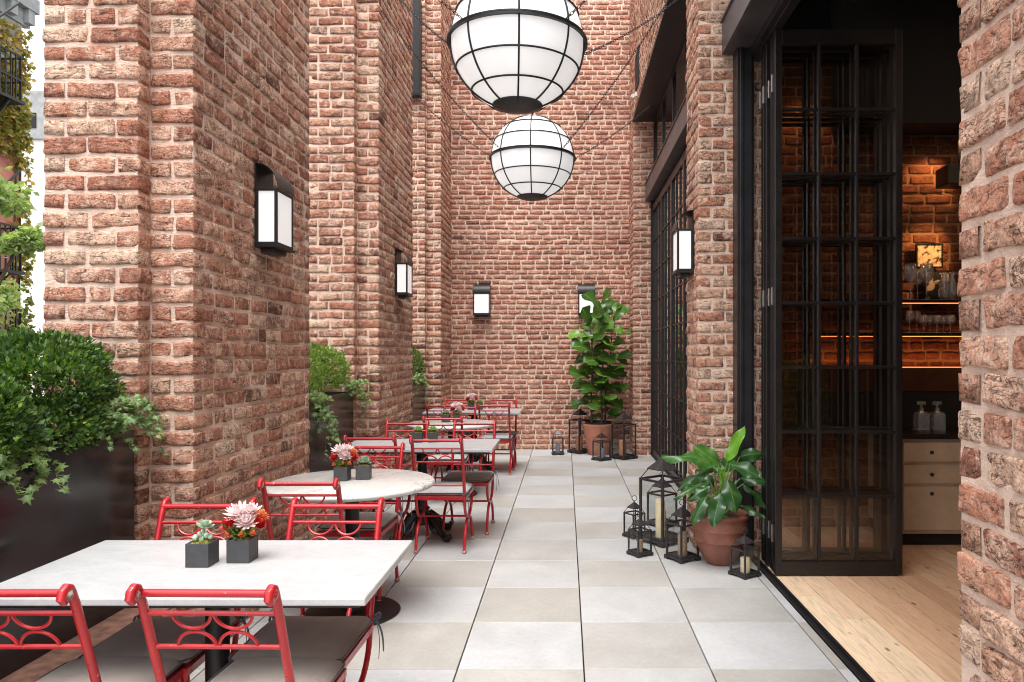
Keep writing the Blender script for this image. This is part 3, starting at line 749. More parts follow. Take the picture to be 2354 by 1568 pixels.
# bar cabinet
e = empty('bar_cabinet', (3.2, 5.98, 0), 0, 'pale wood bar cabinet with drawers and a dark counter top', 'cabinet')
m = MB(); m.box(-.59, 1.4, -.27, .34, .10, .84); m.build('carcass', M['cabinet'], e, smooth=False, bevel=.002)
m = MB(); m.box(-.56, 1.37, -.22, .34, 0.001, .099); m.build('plinth', M['dark_wall'], e, smooth=False)
m = MB(); m.box(-.62, 1.43, -.31, .36, .842, .885); m.build('counter_top', M['counter'], e, smooth=False, bevel=.003)
for cx0, cx1 in ((-.57, .075), (.095, .74)):
    for z0, z1 in ((.665, .815), (.495, .64), (.13, .47)):
        m = MB(); m.box(cx0, cx1, -.288, -.271, z0, z1); d = m.build('drawer', M['cabinet'], e, smooth=False, bevel=.003)
        k = MB(); xx = cx0+.21 if cx0 < 0 else (cx0+cx1)/2; zz = (z0+z1)/2 if z0 > .3 else z1-.05
        k.tube([(xx, -.288, zz), (xx, -.303, zz)], .007, 10); k.ball((xx, -.309, zz), .015, .009, .015); k.build('knob', M['iron'], d)
def shelf(z, y0, label):
    m = MB(); m.box(2.05, 4.3, y0, 6.33, z-.028, z); o = m.build('bar_shelf', M['counter'], smooth=False, bevel=.002); tag(o, label, 'shelf', 'dark shelves behind the bar')
    b = MB(); b.box(2.1, 4.25, y0+.015, y0+.025, z-.034, z-.0285); b.build('led_strip', M['led'], o, smooth=False)
    for x in (2.3, 3.1, 3.9):
        b = MB(); b.box(x-.012, x+.012, y0+.02, 6.33, z-.05, z-.0285); b.build('bracket', M['iron'], o, smooth=False)
shelf(1.955, 6.05, 'upper dark bar shelf carrying tall wine glasses'); shelf(1.68, 6.05, 'lower dark bar shelf carrying short stemmed glasses')
e = empty('back_bar_console', (3.2, 6.2, .886), 0, 'dark back bar unit with a glowing warm strip along its top', 'bar unit')
m = MB(); m.box(-1.2, 1.2, -.03, .12, .30, .50); m.build('upper_panel', M['bar_wood'], e, smooth=False, bevel=.003)
m = MB(); m.box(-1.2, 1.2, -.02, .12, 0, .298); m.build('lower_panel', M['dark_wall'], e, smooth=False)
m = MB(); m.box(-1.18, 1.18, .05, .065, .501, .507); m.build('led_strip', M['led'], e, smooth=False)
def stem_glass(h, bowl, label, loc, group):
    p = [(0, 0), (bowl*.9, .001), (bowl*.85, .004), (.005, .010), (.004, h*.42), (.008, h*.46), (bowl*.7, h*.55), (bowl, h*.68), (bowl*.93, h*.85), (bowl*.78, h), (bowl*.75, h), (bowl*.9, h*.85), (bowl*.96, h*.68), (bowl*.66, h*.56), (0, h*.49)]
    m = MB(); m.lathe(p, 20, closed_ends=False); o = m.build('wine_glass', M['crystal'], loc=loc, angle=0); tag(o, label, 'wine glass', group); return o
for i, (u, Y, h, b) in enumerate(((2092, 6.12, .30, .052), (2108, 6.20, .27, .048), (2129, 6.12, .30, .060))):
    x = (u-1300)/F*Y; stem_glass(h, b, ['tall wine glass at the left end of the upper bar shelf', 'middle wine glass standing slightly behind on the upper bar shelf', 'widest tall wine glass on the upper bar shelf, below the lit picture'][i], (x, Y, 1.956), 'glasses on the bar shelves')
low = [(2090, .19, .036), (2107, .19, .036), (2122, .15, .042), (2137, .15, .042), (2153, .15, .042), (2168, .15, .042), (2184, .15, .042)]
for i, (u, h, b) in enumerate(low):
    Y = 6.14+.05*(i % 2); x = (u-1300)/F*Y
    names = ['narrow stemmed glass at the left end of the lower bar shelf', 'second narrow stemmed glass from the left on the lower bar shelf', 'rounded glass next to the narrow ones on the lower bar shelf', 'rounded glass, second of its row on the lower bar shelf', 'rounded glass in the middle of its row on the lower bar shelf', 'rounded glass, last but one before the brick edge on the lower bar shelf', 'rounded glass nearest the brick edge on the lower bar shelf']
    stem_glass(h, b, names[i], (x, Y, 1.681), 'glasses on the bar shelves')
for i, u in enumerate((2170, 2188)):
    m = MB(); m.lathe([(0, 0), (.034, 0), (.036, .12), (.022, .17), (.016, .20), (.024, .235), (.021, .235), (.013, .2), (.03, .12), (.03, .006), (0, .006)], 18, closed_ends=False)
    tag(m.build('carafe', M['crystal'], loc=((u-1300)/F*6.13, 6.13, 1.956), angle=0), ['small glass carafe beside the photo print on the upper shelf', 'small glass carafe nearest the brick edge on the upper shelf'][i], 'carafe', 'glass carafes')
for i, u in enumerate((2117, 2153)):
    Y = 5.86; e = empty('decanter', ((u-1300)/F*Y, Y, .886), 0, ['square crystal decanter, the left one on the counter', 'square crystal decanter, the right one on the counter'][i], 'decanter', 'crystal decanters')
    m = MB(); m.lathe([(0, 0), (.062, 0), (.066, .006), (.066, .13), (.055, .15), (.02, .16), (.018, .18), (.028, .188), (.014, .188), (.014, .158), (.05, .142), (.058, .128), (.058, .012), (0, .012)], 4, closed_ends=False)
    m.v = [(a*math.cos(.785)-b*math.sin(.785), a*math.sin(.785)+b*math.cos(.785), c) for a, b, c in m.v]; m.build('body', M['crystal'], e, smooth=False)
    m = MB(); m.lathe([(0, .19), (.012, .19), (.012, .205), (.034, .212), (.034, .238), (.0, .242)], 8, closed_ends=False); m.build('stopper', M['crystal'], e, smooth=False)
# pictures on the bar wall
def picture(label, u0, u1, v0, v1, Y, cols_, scale):
    x0 = (u0-1300)/F*Y; x1 = (u1-1300)/F*Y; z1 = H-(v0-813)/F*Y; z0 = H-(v1-813)/F*Y
    mm, nt, out = newmat('print_'+str(scale)); k = NT(nt); v = k.obj(); f = k.noise(v, scale, 3, .5, .5)
    k.l(k.bsdf(k.ramp(f, cols_), .5), out.inputs[0])
    e = empty('framed_picture', ((x0+x1)/2, Y, z0), 0, label, 'picture')
    w = (x1-x0)/2; h = z1-z0; m = MB(); m.box(-w, -w+.012, -.012, .012, 0, h); m.box(w-.012, w, -.012, .012, 0, h); m.box(-w+.012, w-.012, -.012, .012, 0, .012); m.box(-w+.012, w-.012, -.012, .012, h-.012, h); m.build('frame', M['counter'], e, smooth=False)
    m = MB(); m.box(-w+.011, w-.011, -.004, .004, .011, h-.011); m.build('print', mm, e, smooth=False)
picture('floral patterned picture glowing under a warm spotlight above the shelf', 2104, 2166, 560, 616, 6.28, [(.40, (.06, .03, .02)), (.5, (.65, .50, .30)), (.7, (.8, .68, .45))], 22)
picture('black and white photo print leaning behind the tall wine glasses', 2124, 2184, 622, 689, 6.27, [(.42, (.015, .012, .012)), (.52, (.03, .025, .02)), (.56, (.55, .45, .35)), (.7, (.6, .5, .4))], 14)
# spotlights
def spot(label, loc, tgt, e_, size=R(70), blend=.6):
    e = empty('track_spotlight', loc, 0, label, 'spotlight', 'interior track spotlights'); L = Vector(loc); d = (Vector(tgt)-L).normalized()
    m = MB(); m.tube([d*-.09, d*.05], .032, 14, cap=False); m.tube([d*-.09, d*-.088], .032, 14); m.tube([d*-.05, d*-.05+Vector((0, 0, .25))], .006, 6); m.build('housing', M['iron'], e)
    b = MB(); b.tube([d*.02, d*.024], .026, 12); b.build('bulb', M['bulb'], e)
    l = bpy.data.lights.new('spot_lamp', 'SPOT'); l.energy = e_; l.color = (1, .50, .20); l.spot_size = size; l.spot_blend = blend; l.shadow_soft_size = .04
    o = bpy.data.objects.new('spot_lamp', l); col.objects.link(o); o.location = L+d*.07; o.rotation_euler = d.to_track_quat('-Z', 'Y').to_euler()
spot('black spotlight over the bar wall, right above the orange lit bricks', (3.32, 6.05, 3.34), (3.10, 6.36, 2.9), 12)
spot('black spotlight shining on the framed picture behind the bar', (3.35, 5.75, 2.92), (3.12, 6.3, 2.40), 18, R(42))
spot('black spotlight higher up, behind the folded door glass', (2.05, 6.0, 3.85), (2.05, 6.36, 3.4), 3)
e = empty('wall_speaker', (3.22, 6.1, 2.9), 0, 'black loudspeaker hanging under the spotlight at the bar', 'speaker')
m = MB(); m.box(-.09, .13, -.1, .1, .0, .16); m.build('body', M['iron'], e, smooth=False, bevel=.01)
m = MB(); m.tube([(.06, .0, .16), (.06, 0, 1.2), (.06, 0, 2.0)], .01, 8); m.build('bracket', M['iron'], e)
for i, y in enumerate((3.0, 5.6)):
    m = MB(); m.tube([(1.7, y, 4.45), (7.0, y, 4.45)], .03, 10); m.tube([(1.7, y+.4, 4.6), (7.0, y+.4, 4.6)], .018, 8)
    tag(m.build('ceiling_pipe', M['steel'], smooth=True), ['dark pipe run under the dining room ceiling, nearer the camera', 'dark pipe run under the ceiling above the bar'][i], 'pipe')
sl_ = bpy.data.lights.new('strip_lamp', 'AREA'); sl_.energy = .9; sl_.color = (1, .36, .12); sl_.shape = 'RECTANGLE'; sl_.size = 2.2; sl_.size_y = .03
o = bpy.data.objects.new('strip_lamp', sl_); col.objects.link(o); o.location = (3.2, 6.27, 1.41); o.rotation_euler = (math.pi-.25, 0, 0)
ptl = bpy.data.lights.new('room_lamp', 'AREA'); ptl.energy = 13; ptl.color = (1, .62, .36); ptl.size = 1.6
o = bpy.data.objects.new('room_lamp', ptl); col.objects.link(o); o.location = (4.6, 3.2, 4.3)

# ================================================================== WALL LANTERNS
def wall_lantern(loc, rz, label):
    # local: wall at x = 0, lamp projects to +x, y along the wall
    e = empty('wall_lantern', loc, rz, label, 'wall lantern', 'black wall lanterns'); w, d = .128, .128
    m = MB(); m.box(.0, .006, -w, w, 0, .47); m.build('back_plate', M['iron'], e, smooth=False)
    m = MB(); a = .016
    for sy in (-1, 1):
        y0, y1 = sorted((sy*w, sy*(w-a))); m.box(d-a, d, y0, y1, .0, .33); m.box(.006, .020, y0, y1, 0, .33)
        m.box(.020, d-a, y0, y1, 0, .018); m.box(.020, d-a, y0, y1, .312, .33)
    m.box(d-a, d, -w+a, w-a, 0, .018); m.box(d-a, d, -w+a, w-a, .312, .33); m.build('frame', M['iron'], e, smooth=False, bevel=.0015)
    m = MB(); m.box(-.0, d+.008, -w-.008, w+.008, -.014, -.001); m.box(.02, d-.03, -w+.03, w-.03, -.04, -.0145); m.build('base', M['iron'], e, smooth=False, bevel=.002)
    m = MB(); th = .003; n = 12; P = []
    for i in range(n+1):
        f = math.pi/2*i/n; P.append((.0+(d+.006)*math.sin(f), .335+.14*math.cos(f)))
    vs = []; 
    for (x, z) in P:
        for y in (-w-.004, w+.004):
            vs += [(x, y, z), (x-th*.8, y, z-th)]
    fs = []
    for i in range(n):
        b = i*4; c = b+4; fs += [(b, b+2, c+2, c), (b+1, c+1, c+3, b+3), (b, c, c+1, b+1), (b+2, b+3, c+3, c+2)]
    m.add(vs, fs); m.build('hood', M['iron'], e, angle=30)
    m = MB(); m.box(d-.010, d-.006, -w+a, w-a, .018, .312); m.build('front_glass', M['opal_lamp'], e, smooth=False)
    for sy in (-1, 1):
        m = MB(); y = sy*(w-.008); m.box(.020, d-a, y-.002, y+.002, .018, .312); m.build('side_glass', M['opal_lamp'], e, smooth=False)
    m = MB(); m.box(.0065, d-.012, -w+.012, w-.012, .300, .304); m.build('top_plate', M['iron'], e, smooth=False)
wall_lantern((-1.795, 4.35, 2.135), 0, 'largest looking wall lantern, on the nearest left brick pier')
wall_lantern((-1.795, 7.83, 2.135), 0, 'wall lantern on the second left brick pier')
wall_lantern((-1.31, 11.493, 2.12), -math.pi/2, 'left one of the two wall lanterns on the end wall')
wall_lantern((.325, 11.493, 2.12), -math.pi/2, 'end wall lantern partly hidden by the top leaves of the fig plant')
wall_lantern((.995, 5.82, 2.15), math.pi, 'wall lantern on the right side brick pier above the floor lanterns')

# ================================================================== GLOBES
def globe(loc, R0, phase, label, chains):
    e = empty('globe_pendant', loc, 0, label, 'globe light', 'big globe lanterns hung on chains')
    m = MB(); m.ball((0, 0, 0), R0*.985, nu=56, nv=36); m.build('globe_glass', M['opal'], e, angle=0)
    m = MB()
    for k in range(4):
        a = R(phase+45*k); n = (math.cos(a), math.sin(a), 0); m.torus((0, 0, 0), n, R0, .0068, 64, 6)
    for lat in (24, 47, -24, -47):
        la = R(lat); m.torus((0, 0, R0*math.sin(la)), (0, 0, 1), R0*math.cos(la)+.001, .0068, 56, 6)
    m.build('cage', M['iron'], e)
    m = MB(); m.lathe([(R0+.002, -.012), (R0+.024, -.011), (R0+.024, .002), (R0+.002, .003)], 72, closed_ends=False)
    m.lathe([(R0+.002, .003), (R0+.016, .008), (R0+.016, .018), (R0-.004, .019)], 72, closed_ends=False); m.build('equator_ring', M['iron'], e)
    la = R(-69); r_, z_ = R0*math.cos(la)+.006, R0*math.sin(la)
    m = MB(); m.lathe([(r_, z_+.008), (r_+.004, z_), (r_*.8, -R0*.966), (r_*.4, -R0*1.006), (0, -R0*1.016)], 40, closed_ends=False); m.build('bottom_cap', M['iron'], e)
    m = MB(); m.lathe([(0, R0*1.02), (.05, R0*1.01), (.09, R0*.975), (.10, R0*.96)], 24, closed_ends=False); m.torus((0, 0, R0*1.03+.03), (1, 0, 0), .026, .005, 16, 6); m.build('top_cap', M['iron'], e)
    B = Vector(loc)
    for (ang, end) in chains:
        p0 = Vector(((R0+.02)*math.cos(R(ang)), (R0+.02)*math.sin(R(ang)), .02)) if ang is not None else Vector((0, 0, R0*1.03+.05)); p1 = Vector(end)-B
        L = (p1-p0).length; n = int(L/.031); m = MB(); sag = .035*L if ang is not None else 0
        pts = [p0.lerp(p1, i/n)-Vector((0, 0, sag*4*(i/n)*(1-i/n))) for i in range(n+1)]
        for i in range(n):
            a, b = pts[i], pts[i+1]; d = (b-a).normalized(); s = d.orthogonal().normalized(); q = d.cross(s)
            if i % 2: s, q = q, s
            c = (a+b)/2; hl = .021; hw = .0085
            ring = [c+d*(hl*math.cos(t_))+s*(hw*math.sin(t_)) for t_ in [2*math.pi*j/8 for j in range(8)]]
            m.tube(ring, .0028, 4, True)
        m.build('chain', M['iron'], e, angle=0)
Rg = .45
globe((-.326, 4.94, 3.60), Rg, 5, 'nearest big white globe pendant, cut by the top edge of the photo', [(225, (-1.8, 4.25, 4.65)), (315, (1.0, 4.3, 4.6)), (135, (-1.8, 6.9, 5.15)), (45, (1.0, 6.2, 4.55)), (None, (-.326, 4.94, 7.2))])
globe((-.362, 7.96, 3.63), Rg, 0, 'farther white globe pendant, whole in view below the nearer one', [(225, (-1.8, 7.15, 4.86)), (315, (1.0, 7.2, 4.97)), (135, (-1.8, 8.6, 4.55)), (45, (1.0, 8.7, 4.45)), (None, (-.362, 7.96, 7.2))])

# ================================================================== CHAIRS
def make_chair():
    e = empty('garden_chair', (0, 0, 0)); w = .1825; BK, FR = -.20, .20
    e['category'] = 'chair'
    seat_z = .435
    # leaning posts with a rolled top end
    def post_y(z): return BK-.155*max(0, (z-seat_z)/(.88-seat_z))**1.05
    for sx in (-1, 1):
        p = MB(); p.t = (.5, 0, .2)
        pts = [(sx*w, BK, seat_z-.02)]+[(sx*w, post_y(z), z) for z in [seat_z+.04*k for k in range(1, 11)]]
        y0, z0 = post_y(.865), .868
        pts += [(sx*w, y0-.004, z0), (sx*w, y0-.012, z0+.014), (sx*w, y0-.026, z0+.020), (sx*w, y0-.040, z0+.012), (sx*w, y0-.044, z0-.004), (sx*w, y0-.034, z0-.014), (sx*w, y0-.024, z0-.008)]
        r_ = [.0125]*len(pts); r_[-1] = .010; r_[-2] = .012
        p.tube(pts, r_, 12); p.build('back_post', M['red'], e)
        s_ = MB(); s_.t = (.5, 0, 1.); s_.ball((sx*(w+.001), y0-.024, z0+.001), .0148, .018, .018, 14, 10); s_.build('scroll_end', M['red'], e)
        for back in (True, False):
            l = MB(); y_top = BK if back else FR; y_ft = BK-.005 if not back else FR+.0
            # upper arc: seat corner down to the crossing, lower arc: crossing to the foot (opposite side)
            P = []
            for i in range(11):
                a = math.pi/2*i/10; P.append((sx*w, y_top*math.cos(a)*1.0, .235+(seat_z-.02-.235)*(1-math.sin(a))**1.0 if False else .235+(seat_z-.03-.235)*(1-math.sin(a))))
            Q = []
            for i in range(1, 12):
                a = math.pi/2*i/11; Q.append((sx*w, (-.215 if y_top > 0 else .215)*math.sin(a)*1.0, .235-(.235-.014)*(1-math.cos(a))))
            l.t = (.5, 0, .1); l.tube(P, .0115, 10)
            l.build('leg_brace', M['red'], e)
            l = MB(); l.t = (.5, 0, .1); Q2 = [(sx*w, 0, .237)]+Q; l.tube(Q2, .0115, 10)
            fx, fy, fz = Q2[-1]; lg = l.build('leg', M['red'], e)
            f = MB(); f.t = (.5, 0, .9); f.lathe([(.0, 0), (.015, 0), (.017, .004), (.017, .018), (.012, .024), (.0, .026)], 14, (fx, fy, 0), closed_ends=False); f.build('foot', M['red'], lg)
    def rail(name, z, r_, zz=None):
        m = MB(); y = post_y(z); m.t = (.5, 0, .25); m.tube([(-w, y, z), (-w*.3, y, z), (w*.3, y, z), (w, y, z)], r_, 12); m.build(name, M['red'], e)
    rail('top_rail', .866, .0108)
    for z in (.805, .700, .515): rail('back_rail', z, .0068)
    for s_ in (-1, 1):
        for up in (True, False):
            m = MB(); P = []; cx = s_*.057; z0 = .805 if up else .700; rad = .053; dep = .0475
            for i in range(17):
                a = math.pi*i/16; z = z0-(dep*math.sin(a) if up else -dep*math.sin(a)); P.append((cx+rad*math.cos(a), post_y(z), z))
            m.tube(P, .0046, 8); m.build('arch_ornament', M['red'], e)
    m = MB()
    for (a, b, c, d) in ((-w-.012, w+.012, BK-.012, BK+.012), (-w-.012, w+.012, FR-.012, FR+.012), (-w-.012, -w+.012, BK+.012, FR-.012), (w-.012, w+.012, BK+.012, FR-.012)): m.box(a, b, c, d, .400, .428)
    for k in range(6): y = BK+.012+.025+.062*k; m.box(-w+.012, w-.012, y, y+.022, .412, .420)
    m.build('seat_frame', M['red'], e, smooth=False, bevel=.002)
    m = MB(); m.tube([(-w, 0, .236), (w, 0, .236)], .0085, 10); m.build('stretcher', M['red'], e)
    # cushion
    n = 18; m = MB(); vs = []; hw, hd = .197, .212
    for side in (1, -1):
        for i in range(n+1):
            for j in range(n+1):
                a = -1+2*i/n; b = -1+2*j/n
                sq = lambda t_: math.copysign(abs(t_)**.8, t_)
                x = sq(a)*hw; y = sq(b)*hd
                k = min(1, max(0, (1-abs(a)**6)*(1-abs(b)**6)))
                q = max(abs(a), abs(b)); cr = abs(a*b)**10*.018
                x -= math.copysign(cr, a); y -= math.copysign(cr, b)
                th = .017*k**.45+.009*(1-a*a)*(1-b*b)
                vs.append((x, y+.004, .452+side*th+(0.003*math.sin(a*3+b*2) if side > 0 else 0)))
    fs = []; N = (n+1)**2
    for i in range(n):
        for j in range(n):
            a = i*(n+1)+j; fs.append((a, a+n+1, a+n+2, a+1)); fs.append((N+a, N+a+1, N+a+n+2, N+a+n+1))
    m.add(vs, fs); cu = m.build('cushion', M['cushion_dark'], e, angle=0)
    ring = []
    for i in range(n): ring.append(i*(n+1))
    for j in range(n): ring.append(n*(n+1)+j)
    for i in range(n, 0, -1): ring.append(i*(n+1)+n)
    for j in range(n, 0, -1): ring.append(j)
    m = MB(); m.tube([(vs[i][0]*1.004, vs[i][1]*1.004, .452) for i in ring], .0042, 6, True); m.build('piping', M['piping'], cu)
    for sx in (-1, 1):
        m = MB(); x, y, z = sx*(w+.012), BK-.014, .452
        m.ball((x, y, z), .013, .012, .011, 10, 7)
        for (dx, dy, L_) in ((.012, -.014, .17), (.034, .012, .13)):
            P = [Vector((x+sx*dx*t_*1.2+sx*.012*math.sin(t_*3), y+dy*t_, z-L_*t_**1.3)) for t_ in [k/8 for k in range(9)]]; m.tube(P, [.007]*8+[.005], 6, flat=.22)
        for s2 in (-1, 1):
            P = [Vector((x+sx*.022*math.sin(t_), y+s2*.020*(1-math.cos(t_))*.8, z+.010*math.sin(t_*2)*s2)) for t_ in [2*math.pi*k/10 for k in range(11)]]; m.tube(P, .005, 5, flat=.4)
        m.build('cushion_tie', M['tie'], cu)
    return e
proto = make_chair()
chairs = [
 (-1.496, 2.30, 0, 'd', 'red metal chair at the near left corner, its back cut off by the left edge'),
 (-.955, 2.30, 0, 'd', 'red metal chair nearest the camera whose whole backrest shows'),
 (-1.485, 2.71, 1, 'd', 'red metal chair on the far side of the first table, behind the pot of succulents'),
 (-.962, 2.71, 1, 'd', 'red metal chair behind the far right corner of the nearest table'),
 (-1.305, 3.94, 0, 'd', 'red metal chair on the camera side of the near round table'),
 (-1.305, 4.62, 1, 'l', 'red metal chair with sky-lit cushion on the far side of the near round table'),
 (-1.468, 5.83, 0, 'd', 'red metal chair at the second rectangular table, camera side, next to the brick pier'),
 (-.941, 5.72, 0, 'l', 'red metal chair with sky-lit cushion, in front of the second rectangular table by the aisle'),
 (-1.442, 6.30, 1, 'd', 'red metal chair on the far side of the second rectangular table, pier side'),
 (-.841, 6.30, 1, 'd', 'red metal chair with brown cushion behind the second rectangular table, aisle side'),
 (-1.20, 7.48, 0, 'l', 'red metal chair on the camera side of the far round table'),
 (-1.26, 8.28, 1, 'd', 'red metal chair on the far side of the far round table'),
 (-1.512, 9.27, 0, 'd', 'red metal chair on the camera side of the farthest table, pier side'),
 (-.869, 9.27, 0, 'l', 'red metal chair with sky-lit cushion on the camera side of the farthest table, aisle side'),
 (-.854, 9.66, 1, 'd', 'red metal chair against the end wall behind the farthest table, aisle side'),
 (-1.463, 9.66, 1, 'd', 'red metal chair against the end wall behind the farthest table, pier side'),
]
for i, (x, y, fl, cu, lab) in enumerate(chairs):
    o = proto if i == 0 else copy_tree(proto)
    o.location = (x, y, 0.001); o.rotation_euler = (0, 0, (math.pi if fl else 0)+R([.6, -1, 1.2, -.8, .8, -1.2, .5, -.6, .8, -1, 1.5, -1.5, .5, -.5, .8, -1][i]))
    o.location.x += rnd.uniform(-.008, .008); tag(o, lab, 'chair', 'red metal garden chairs')
    if cu == 'l':
        for c in o.children:
            if c.name.startswith('cushion'):
                c.data = c.data.copy(); c.data.materials[0] = M['cushion_lit']

# ================================================================== TABLES
TZ = .765
def iron_base(e, ornate):
    if ornate:
        m = MB(); m.lathe([(.045, .10), (.055, .12), (.04, .16), (.048, .20), (.038, .24), (.036, .60), (.05, .64), (.036, .70), (.06, TZ-.06)], 18); m.lathe([(.05, .22), (.065, .235), (.05, .25)], 18); m.build('column', M['iron'], e)
        for k in range(4):
            a = R(45+90*k+8); d = Vector((math.cos(a), math.sin(a), 0)); m = MB()
            P = [d*.03+Vector((0, 0, .17)), d*.09+Vector((0, 0, .175)), d*.16+Vector((0, 0, .13)), d*.21+Vector((0, 0, .07)), d*.26+Vector((0, 0, .035)), d*.30+Vector((0, 0, .032)), d*.325+Vector((0, 0, .05)), d*.315+Vector((0, 0, .065))]
            m.tube(P, [.034, .036, .032, .026, .026, .030, .018, .010], 10)
            m.ball(tuple(d*.285+Vector((0, 0, .028))), .036, .036, .027, 12, 8)
            m.ball(tuple(d*.12+Vector((0, 0, .115))), .026, .026, .04, 10, 7)
            for s in (-1, 1):
                q = Vector((-d.y, d.x, 0))*s; m.tube([d*.10+q*.02+Vector((0, 0, .15)), d*.15+q*.045+Vector((0, 0, .10)), d*.19+q*.03+Vector((0, 0, .05)), d*.21+q*.0+Vector((0, 0, .06))], [.012, .013, .011, .006], 8)
            m.build('leg', M['iron'], e)
    else:
        m = MB(); m.lathe([(.0, 0), (.27, 0), (.275, .008), (.265, .016), (.06, .028), (.045, .05), (.040, .06)], 40, closed_ends=False); m.build('base_plate', M['iron'], e)
        m = MB(); m.lathe([(.040, .055), (.040, TZ-.06)], 24); m.lathe([(.041, .24), (.058, .25), (.062, .27), (.046, .31), (.041, .32)], 24, closed_ends=False); m.build('column', M['iron'], e)
    m = MB(); m.box(-.25, .25, -.05, .05, TZ-.058, TZ-.040); m.box(-.05, .05, -.05-.17, -.05, TZ-.058, TZ-.040); m.box(-.05, .05, .05, .22, TZ-.058, TZ-.040); m.build('top_bracket', M['iron'], e, smooth=False)
def rect_table(x, y, label, ornate=True):
    e = empty('marble_table', (x, y, .001), 0, label, 'table', 'rectangular white marble tables')
    m = MB(); m.box(-.612, .612, -.345, .345, TZ-.027, TZ); m.build('table_top', M['marble'], e, bevel=.006, smooth=False)
    m = MB(); m.box(-.585, .585, -.32, .32, TZ-.0395, TZ-.028); m.build('under_frame', M['iron'], e, smooth=False)
    iron_base(e, ornate)
rect_table(-1.219, 2.562, 'nearest rectangular white marble table at the bottom left', False)
rect_table(-1.18, 6.02, 'second rectangular white marble table, between the two round ones')
rect_table(-1.19, 9.53, 'farthest rectangular white marble table near the end wall')
def round_table(x, y, label):
    e = empty('marble_table', (x, y, .001), R(rnd.uniform(0, 90)), label, 'table', 'round veined marble tables')
    r_ = .475; m = MB(); m.lathe([(0, TZ-.036), (r_-.03, TZ-.036), (r_-.010, TZ-.030), (r_, TZ-.018), (r_-.001, TZ-.012), (r_-.006, TZ-.004), (r_-.014, TZ), (0, TZ)], 96, closed_ends=False); m.build('table_top', M['marble_veined'], e, angle=50)
    iron_base(e, False)
round_table(-1.24, 4.25, 'nearer round veined marble table'); round_table(-1.22, 7.83, 'farther round veined marble table')

# ================================================================== TABLE POTS
def cube_pot(e, s=.08):
    m = MB(); t_ = .007; h = s*1.02
    m.box(-s/2, s/2, -s/2, -s/2+t_, 0, h); m.box(-s/2, s/2, s/2-t_, s/2, 0, h); m.box(-s/2, -s/2+t_, -s/2+t_, s/2-t_, 0, h); m.box(s/2-t_, s/2, -s/2+t_, s/2-t_, 0, h); m.box(-s/2+t_, s/2-t_, -s/2+t_, s/2-t_, 0, .005)
    m.build('pot', M['potblack'], e, smooth=False, bevel=.0012)
    m = MB(); r = random.Random(3); n = 9
    vs = [(-s/2+t_+(s-2*t_)*i/n, -s/2+t_+(s-2*t_)*j/n, h-.004+.014*math.sin(math.pi*i/n)*math.sin(math.pi*j/n)+r.uniform(-.003, .003)) for i in range(n+1) for j in range(n+1)]
    m.add(vs, [(i*(n+1)+j, (i+1)*(n+1)+j, (i+1)*(n+1)+j+1, i*(n+1)+j+1) for i in range(n) for j in range(n)]); m.build('moss', M['moss'], e)
    return h
def petal(m, c, d, L_, w, curl, tone, n=(0, 0, 1)):
    d, sd, up = frame(Vector(d), Vector(n)); c = Vector(c); vs = []; P = ((0, .25), (.35, .9), (.7, 1.), (.9, .6), (1, .05))
    for t_, ww in P:
        ctr = c+d*(L_*t_)+up*(curl*L_*t_*t_); vs += [ctr-sd*(w*ww), ctr-up*(w*.25*ww), ctr+sd*(w*ww)]
    m.add(vs, [f for i in range(4) for f in ((i*3, i*3+1, i*3+4, i*3+3), (i*3+1, i*3+2, i*3+5, i*3+4))], [(min(1, max(0, tone+.25*(p[0]-.5))), 0, 0) for p in P for _ in range(3)])
def rosette(m, c, r_, layers, n, w, tone, rr, tilt=(0, 0, 1)):
    T = Vector(tilt).normalized(); a0 = T.orthogonal().normalized(); b0 = T.cross(a0)
    for k in range(layers):
        f = k/max(1, layers-1); el = R(12+62*f); L_ = r_*(1-.55*f)
        for j in range(n-int(f*n*.35)):
            a = 2*math.pi*(j+.5*k)/(n-int(f*n*.35))+rr.uniform(-.1, .1); rad = a0*math.cos(a)+b0*math.sin(a)
            petal(m, Vector(c)+T*(.004*k), rad*math.cos(el)+T*math.sin(el), L_*rr.uniform(.88, 1.08), w*(1-.3*f), .25, min(1, max(0, tone+rr.uniform(-.15, .15)+.2*f)), T)
